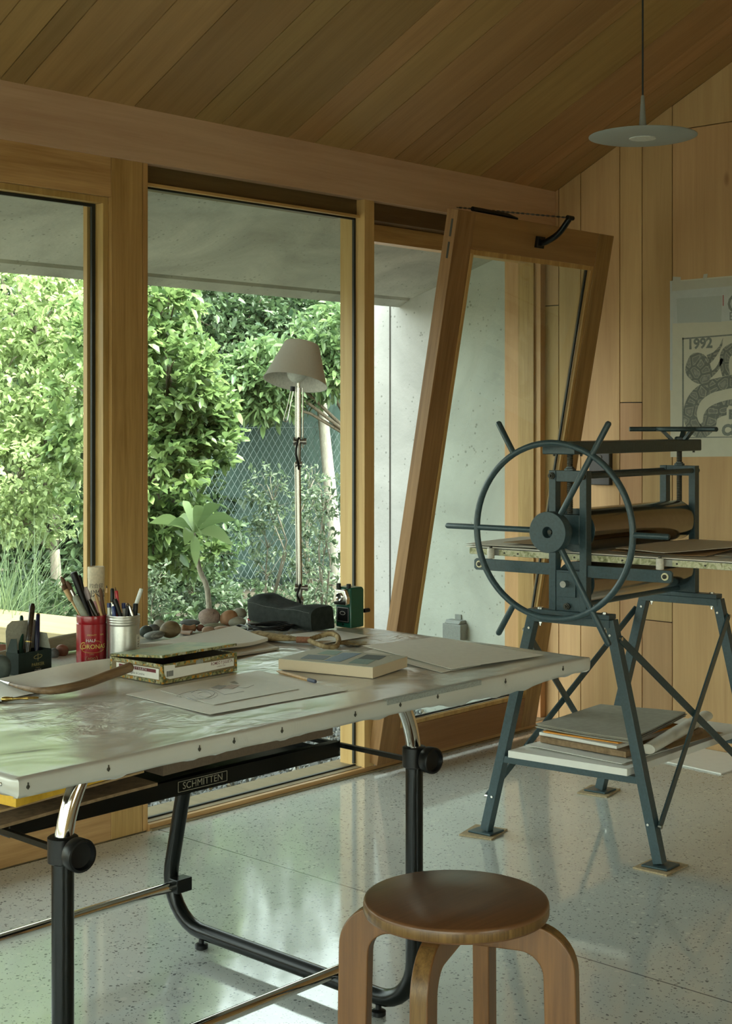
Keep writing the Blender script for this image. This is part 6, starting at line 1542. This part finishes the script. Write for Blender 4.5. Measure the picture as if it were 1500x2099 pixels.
M['bark'] = speckle('grey_brown_bark', [(0.3, (0.07, 0.055, 0.04)), (0.7, (0.19, 0.16, 0.12))], 25, 0.9, (4, 4, 1), 0.2, 0.5)
M['palebark'] = speckle('pale_bark', [(0.3, (0.16, 0.14, 0.11)), (0.7, (0.30, 0.27, 0.22))], 25, 0.9, (4, 4, 1), 0.2, 0.5)
LM = {
 'bright': leaf_mat('bright_small_leaf', (0.13, 0.19, 0.07), (0.43, 0.52, 0.27), 0.42),
 'broad': leaf_mat('glossy_broad_leaf', (0.055, 0.11, 0.04), (0.19, 0.27, 0.10), 0.35, 0.35),
 'dark': leaf_mat('dark_leaf', (0.028, 0.058, 0.032), (0.085, 0.135, 0.06), 0.25),
 'mid': leaf_mat('mid_green_leaf', (0.05, 0.10, 0.045), (0.14, 0.21, 0.085), 0.35),
 'blue': leaf_mat('grey_green_leaf', (0.045, 0.078, 0.05), (0.12, 0.165, 0.095), 0.3),
 'frangi': leaf_mat('long_leaf', (0.07, 0.125, 0.045), (0.15, 0.215, 0.085), 0.3, 0.4),
 'grass': leaf_mat('grass_blade', (0.06, 0.105, 0.05), (0.16, 0.225, 0.115), 0.35),
}
def tree(name, label, cat, base, blobs, leaf, mat, wr=0.5, cl=8, spread=0.75, trunk_r=0.04, bark='bark', group=None, droop=0.15):
    base = Vector(base); root = thing(name, label, cat, tuple(base), 0, group)
    Bp, Dp, Sp, Rp = canopy(blobs, 0, leaf, spread, cl)
    ok = Bp[:, 2] > -0.1
    leaf_obj('foliage', Bp[ok], Dp[ok], Sp[ok], wr, LM[mat], root, Rp[ok], droop=droop)
    m = MB(); fork = base + Vector((0, 0, max(0.25, (min(b[0][2] for b in blobs) - base.z) * 0.8)))
    m.tube([base, base.lerp(fork, 0.5) + Vector((trunk_r * 0.6, 0, 0)), fork], [trunk_r * 1.2, trunk_r, trunk_r * 0.85], 10)
    for c, r, n in blobs:
        c = Vector(c); mid = fork.lerp(c, 0.55) + Vector((rng.uniform(-.1, .1), rng.uniform(-.1, .1), 0.05))
        m.tube([fork, mid, c], [trunk_r * 0.6, trunk_r * 0.4, trunk_r * 0.15], 7)
        for k in range(5):
            u = Vector(tuple(rng.normal(size=3))); u.normalize()
            e = c + Vector((u.x * r[0], u.y * r[1], abs(u.z) * r[2])) * 0.85
            m.tube([c.lerp(mid, 0.3), c.lerp(e, 0.5), e], [trunk_r * 0.2, trunk_r * 0.13, trunk_r * 0.05], 5)
    m.build('trunk', M[bark], root, smooth=180)
    return root
def G(u, d, z): p = at(u, CY, d); return (p.x, p.y, z)

tree('sunlit_tree', 'bright yellow-green small-leaved tree filling the left pane', 'tree', G(112, 8.6, -0.11),
     [(G(70, 8.6, 2.05), (0.60, 0.62, 0.42), 900), (G(-40, 8.4, 1.6), (0.6, 0.5, 0.5), 650), (G(85, 8.5, 1.42), (0.34, 0.42, 0.36), 600), (G(25, 8.3, 1.05), (0.45, 0.4, 0.3), 520), (G(150, 8.8, 1.98), (0.32, 0.4, 0.36), 420), (G(-30, 8.6, 2.6), (0.8, 0.7, 0.4), 560), (G(40, 8.3, 0.75), (0.35, 0.3, 0.14), 130)],
     0.042, 'bright', 0.55, 8, 0.95, 0.036, 'palebark', droop=0.25)
tree('broad_leaved_shrub', 'glossy broad-leaved shrub with sunlit tips, left in the middle pane', 'shrub', G(300, 7.6, -0.11),
     [(G(330, 7.6, 1.95), (0.20, 0.24, 0.20), 75), (G(345, 7.5, 1.60), (0.26, 0.28, 0.26), 150), (G(395, 7.6, 1.28), (0.24, 0.24, 0.24), 130), (G(315, 7.5, 1.05), (0.30, 0.28, 0.34), 170), (G(425, 7.7, 1.42), (0.13, 0.16, 0.16), 46), (G(240, 7.8, 1.4), (0.4, 0.4, 0.7), 260), (G(350, 7.7, 0.72), (0.28, 0.26, 0.22), 100)],
     0.066, 'broad', 0.5, 12, 0.9, 0.035)
tree('dark_evergreen_tree', 'large dark evergreen tree behind the fence under the eave', 'tree', G(470, 12.8, -0.11),
     [(G(480, 12.6, 2.05), (1.15, 0.8, 0.5), 620), (G(640, 12.8, 2.15), (0.75, 0.7, 0.36), 380), (G(400, 12.6, 1.55), (0.7, 0.6, 0.5), 420), (G(560, 12.4, 1.72), (0.55, 0.5, 0.3), 260), (G(330, 13, 1.9), (0.9, 0.8, 0.7), 420), (G(560, 13.0, 2.62), (1.3, 0.8, 0.3), 260)],
     0.085, 'dark', 0.42, 12, 0.9, 0.07, droop=0.2)
tree('overhanging_shrub', 'mid-green shrub whose sunlit branches hang over the chain-link fence', 'shrub', G(735, 11.6, -0.11),
     [(G(655, 11.2, 1.78), (0.34, 0.32, 0.24), 170), (G(560, 10.9, 1.74), (0.30, 0.28, 0.22), 140), (G(500, 10.8, 1.66), (0.24, 0.22, 0.20), 110), (G(540, 10.9, 1.50), (0.28, 0.24, 0.16), 90), (G(720, 11.4, 2.0), (0.5, 0.4, 0.3), 180)],
     0.095, 'mid', 0.36, 9, 0.9, 0.03, droop=0.2)
for i, (u, d, z, r, h_, lab) in enumerate((
        (150, 12.5, 0.75, 1.0, 1.0, 'dark hedge behind the trunk of the sunlit tree'),
        (-60, 11.5, 0.9, 1.2, 1.2, 'dark hedge behind the tall grass at the left'),
        (310, 12.0, 0.55, 0.8, 0.75, 'dark bush at the left end of the chain-link fence'),
        (20, 15.0, 2.1, 2.4, 1.3, 'far dense tree behind the bright sunlit tree'),
        (330, 16.0, 2.0, 2.2, 1.5, 'far dark tree behind the broad-leaved shrub'),
        (520, 17.5, 4.1, 2.6, 1.6, 'far tall tree rising behind the chain-link fence'),
        (60, 17.5, 4.3, 3.2, 1.5, 'far tall tree rising above the bright sunlit tree'),
        (1100, 17.0, 3.2, 2.6, 2.0, 'far tall tree hidden by the concrete side wall'),
        (-700, 13.0, 1.6, 2.2, 1.8, 'broad tree further left, beyond the left edge of the picture'),
        (-1500, 13.0, 1.8, 2.4, 2.0, 'second broad tree far left, beyond the left edge of the picture'))):
    tree('hedge_bush' if i < 3 else 'background_tree', lab, 'hedge' if i < 3 else 'tree', G(u, d, -0.11),
         [(G(u, d, z), (r, 0.5, h_), int(520 * r)), (G(u + 40, d + 0.3, z * 0.6), (r * 0.8, 0.5, h_ * 0.8), int(260 * r))], 0.10, 'dark', 0.45, 8, 0.9, 0.05)
lows = [(330, 7.4, 0.20, 0.30, 0.24, 'dark', 'low dark bush at the foot of the long-leaved plant, left side', 0.05), (420, 7.9, 0.2, 0.34, 0.24, 'blue', 'low grey-green bush behind the long-leaved plant', 0.05),
        (500, 8.0, 0.22, 0.34, 0.27, 'dark', 'low bush at the foot of the slender saplings, left side', 0.05), (590, 8.2, 0.20, 0.36, 0.26, 'blue', 'low grey-green bush behind the desk lamp pole', 0.045),
        (680, 8.0, 0.2, 0.34, 0.26, 'blue', 'low grey-green bush next to the light post of the middle pane', 0.045), (385, 9.2, 0.5, 0.42, 0.34, 'dark', 'dark bush in front of the left part of the fence', 0.06),
        (60, 8.7, 0.25, 0.5, 0.28, 'dark', 'low dark bush beneath the sunlit tree', 0.06), (200, 7.6, 0.3, 0.4, 0.35, 'dark', 'low dark bush hidden partly by the wide timber post', 0.06)]
for u, d, z, r, h_, mt, lab, lf in lows:
    tree('low_bush', lab, 'bush', G(u, d, -0.11), [(G(u, d, z), (r, r * 0.8, h_), int(420 * r)), (G(u + 12, d - 0.1, z * 0.5), (r * 0.8, r * 0.6, h_ * 0.7), int(220 * r))], lf, mt, 0.45, 8, 0.9, 0.014)
for u, d, lab, hh in ((545, 7.6, 'slender sapling left of the desk lamp, before the fence', 1.0), (662, 7.5, 'slender sapling between the desk lamp and the light post', 0.95), (312, 7.0, 'thin sapling stem beside the wide timber post', 0.55), (640, 9.6, 'leafy sapling climbing the fence right of the desk lamp', 0.95)):
    bl = [(G(u + rng.uniform(-6, 6), d, hh * f), (0.13 + 0.10 * (1 - f), 0.13, 0.12), int(26)) for f in (0.35, 0.55, 0.72, 0.88, 1.0)]
    tree('sapling', lab, 'sapling', G(u, d, -0.11), bl, 0.036, 'blue', 0.42, 7, 0.9, 0.011, 'palebark')

# frangipani-like plant with long leaves
fr = at(428, CY, 6.6); FR = thing('long_leaved_plant', 'young plant with a rosette of long light green leaves on a bare stem', 'plant', (fr.x, fr.y, -0.11))
tp = at(397, 1092, 6.6)
m = MB(); m.tube(bez([Vector((fr.x, fr.y, -0.11)), at(428, 1240, 6.6), at(410, 1170, 6.6), at(398, 1120, 6.6), tp], 20), [0.015 - 0.0003 * i for i in range(21)], 10); m.build('stem', M['palebark'], FR, smooth=180)
m = MB()
for (tu, tv, wd, dd) in ((306, 1072, 0.050, 0.0), (342, 1078, 0.042, -0.12), (375, 1026, 0.036, 0.1), (398, 1040, 0.04, 0.12), (413, 1036, 0.046, -0.05), (452, 1034, 0.050, 0.02), (484, 1066, 0.052, -0.06), (478, 1118, 0.058, -0.12), (412, 1098, 0.05, -0.22), (378, 1118, 0.055, -0.12), (396, 1112, 0.045, -0.2), (402, 1164, 0.045, -0.05), (366, 1060, 0.03, 0.16)):
    tip = at(tu, tv, 6.6 + dd); mid = tp.lerp(tip, 0.55) + Vector((0, 0, 0.03)); pth = bez([tp, mid, tip], 12); n_ = len(pth)
    sdv = (tip - tp).cross(Vector((FW[0], FW[1], 0.15))).normalized()
    prof = [0.06, 0.10, 0.3, 0.55, 0.78, 0.93, 1.0, 1.0, 0.95, 0.82, 0.6, 0.3, 0.02]
    o_ = len(m.v); m.rnd = rng.uniform(0.3, 0.9)
    for i, p in enumerate(pth):
        f = prof[min(12, int(i * 12 / (n_ - 1)))] * wd
        m.v += [p + sdv * f * 0.5 + Vector((0, 0, 0.12 * f)), p, p - sdv * f * 0.5 + Vector((0, 0, 0.12 * f))]
    for i in range(n_ - 1):
        for j in (0, 1): a_ = o_ + i * 3 + j; m.face((a_, a_ + 3, a_ + 4, a_ + 1))
m.build('leaves', LM['frangi'], FR, smooth=180)

# tall grass
gr_ = at(20, CY, 7.3); GRS = thing('tall_grass', 'clump of tall arching grass beyond the bench at the left', 'grass', (gr_.x, gr_.y, -0.11))
m = MB()
for i in range(330):
    u0 = rng.normal(10, 40); b0 = at(u0, CY, 7.35 + rng.normal(0, 0.13)); b0.z = -0.1
    h = rng.uniform(0.55, 1.05); lean = Vector((rng.normal(0, 0.28), rng.normal(0, 0.28), 0)) + Vector((RT[0], RT[1], 0)) * 0.08; w_ = rng.uniform(0.005, 0.010)
    arch = rng.uniform(0.0, 1.0) ** 2
    sv = Vector((RT[0], RT[1], 0)) * w_ * 0.5 + Vector((FW[0], FW[1], 0)) * w_ * rng.uniform(-0.5, 0.5)
    m.rnd = float(np.clip(rng.normal(0.5, 0.22), 0, 1)); o_ = len(m.v); K_ = 7
    for k in range(K_ + 1):
        f = k / K_; p = b0 + lean * h * (f ** 2) * (0.8 + 1.2 * arch) + Vector((0, 0, h * (f - 0.55 * arch * f ** 3)))
        q = sv * (1 - f ** 2 * 0.95); m.v += [p - q, p + q]
    for k in range(K_): a_ = o_ + 2 * k; m.face((a_, a_ + 1, a_ + 3, a_ + 2))
o = m.build('blades', LM['grass'], GRS, smooth=180)

# chain-link fence with shade cloth behind
FY = 9.0
M['wire'] = plain('galvanised_wire', (0.16, 0.20, 0.20), 0.6, 0.0, 0.2)
M['cloth'] = plain('teal_shade_cloth', (0.036, 0.062, 0.053), 0.8, 0, 0.2, 0.12, 3)
fx0 = at(380, CY, 12.4).x - 0.4; fx1 = fx0 + 4.6; fz0, fz1 = -0.1, 1.385
FEN = thing('chain_link_fence', 'chain-link fence with teal shade cloth in front of the dark trees', 'fence', ((fx0 + fx1) / 2, FY, -0.11))
m = MB(); cw_, ch_ = 0.073, 0.096
nxs = int((fx1 - fx0) / cw_); nz = int((fz1 - fz0) / ch_)
for sg in (1, -1):
    for i in range(-nz, nxs + nz):
        xa = fx0 + i * cw_; za = fz0; xb = xa + sg * nz * cw_; zb = fz0 + nz * ch_
        # clip to the panel
        t0, t1 = 0.0, 1.0
        if xb != xa:
            ta, tb2 = (fx0 - xa) / (xb - xa), (fx1 - xa) / (xb - xa)
            if ta > tb2: ta, tb2 = tb2, ta
            t0, t1 = max(t0, ta), min(t1, tb2)
        if t1 - t0 < 0.01: continue
        A_ = Vector((xa + (xb - xa) * t0, FY + 0.003 * sg, za + (zb - za) * t0)); B_ = Vector((xa + (xb - xa) * t1, FY + 0.003 * sg, za + (zb - za) * t1))
        m.tube([A_, B_], 0.0026, 4, caps=False)
m.tube([(fx0, FY, fz0 + nz * ch_ - 0.05), (fx1, FY, fz0 + nz * ch_ - 0.05)], 0.0028, 5)
m.build('wire_mesh', M['wire'], FEN, smooth=None)
def cloth_f(u, v):
    x = fx0 + (fx1 - fx0) * u; top_z = 1.36 + (0.32 * min(1, max(0, (x - at(600, CY, 12.4).x) / 0.6)))
    return (x, FY + 0.20 + 0.02 * math.sin(9 * x), -0.1 + (top_z + 0.1) * v)
m = MB(); m.grid(60, 8, cloth_f); cl_ = m.build('shade_cloth', M['cloth'], FEN); sm = cl_.modifiers.new('thick', 'SOLIDIFY'); sm.thickness = 0.003
M['post'] = speckle('weathered_post', [(0.3, (0.30, 0.28, 0.24)), (0.7, (0.46, 0.44, 0.38))], 20, 0.9, (4, 4, 1), 0.2, 0.4)
m = MB(); a, b = at(697, 1215, 12.75), at(655, 785, 12.75); m.tube([a, a.lerp(b, 0.5), b], [0.065, 0.056, 0.045], 12)
tag(m.build('fence_post', M['post'], loc=tuple(at(697, 1215, 12.75)), smooth=60), 'leaning pale weathered post behind the chain-link mesh', 'post')

# ------------------------------------------------------------------ light
w = bpy.data.worlds.new('sky'); SC.world = w; w.use_nodes = True
nt = w.node_tree; nt.nodes.clear()
wo = nt.nodes.new('ShaderNodeOutputWorld'); bg = nt.nodes.new('ShaderNodeBackground'); sky = nt.nodes.new('ShaderNodeTexSky')
sky.sky_type = 'NISHITA'; sky.sun_disc = False; sky.sun_elevation = math.radians(58); sky.sun_rotation = math.radians(200); sky.air_density = 1.3; sky.dust_density = 3.0; sky.ozone_density = 1.0
hs_ = nd(nt, 'ShaderNodeHueSaturation', Saturation=0.30); nt.links.new(sky.outputs[0], hs_.inputs['Color'])
mt_ = nd(nt, 'ShaderNodeMix', data_type='RGBA', blend_type='MULTIPLY'); mt_.inputs[0].default_value = 1.0; mt_.inputs[7].default_value = (1.0, 1.03, 0.93, 1)
nt.links.new(hs_.outputs[0], mt_.inputs[6]); nt.links.new(mt_.outputs[2], bg.inputs[0]); bg.inputs[1].default_value = SKY_STRENGTH; nt.links.new(bg.outputs[0], wo.inputs[0])
sl_ = bpy.data.lights.new('sun', 'SUN'); sl_.energy = SUN_STRENGTH; sl_.angle = math.radians(0.6); sl_.color = (1.0, 0.96, 0.87)
so_ = bpy.data.objects.new('sun', sl_); COL.objects.link(so_)
so_.rotation_euler = Vector(SUN_DIR).to_track_quat('Z', 'Y').to_euler(); so_.location = (0, 0, 12)

# ------------------------------------------------------------------ camera and output
cam = bpy.data.cameras.new('camera'); co = bpy.data.objects.new('camera', cam); COL.objects.link(co); SC.camera = co
cam.sensor_fit = 'HORIZONTAL'; cam.sensor_width = 36.0; cam.lens = 36.0 * FPX / 1500.0
cam.shift_x = 0.0; cam.shift_y = (CY - 2099 / 2) / 1500.0
co.location = (0, 0, EYE); co.rotation_euler = (PI / 2, 0, TH - PI / 2)
cam.clip_start = 0.05; cam.clip_end = 200
vs = SC.view_settings; vs.view_transform = 'Standard'; vs.look = 'None'; vs.exposure = EXPOSURE; vs.gamma = 1.0; vs.use_curve_mapping = False
cy_ = SC.cycles
cy_.max_bounces = 10; cy_.diffuse_bounces = 6; cy_.glossy_bounces = 5; cy_.transmission_bounces = 8; cy_.transparent_max_bounces = 16
cy_.use_denoising = True; cy_.sample_clamp_indirect = 6.0; cy_.caustics_reflective = False; cy_.caustics_refractive = False
try: cy_.denoiser = 'OPENIMAGEDENOISE'
except Exception: pass
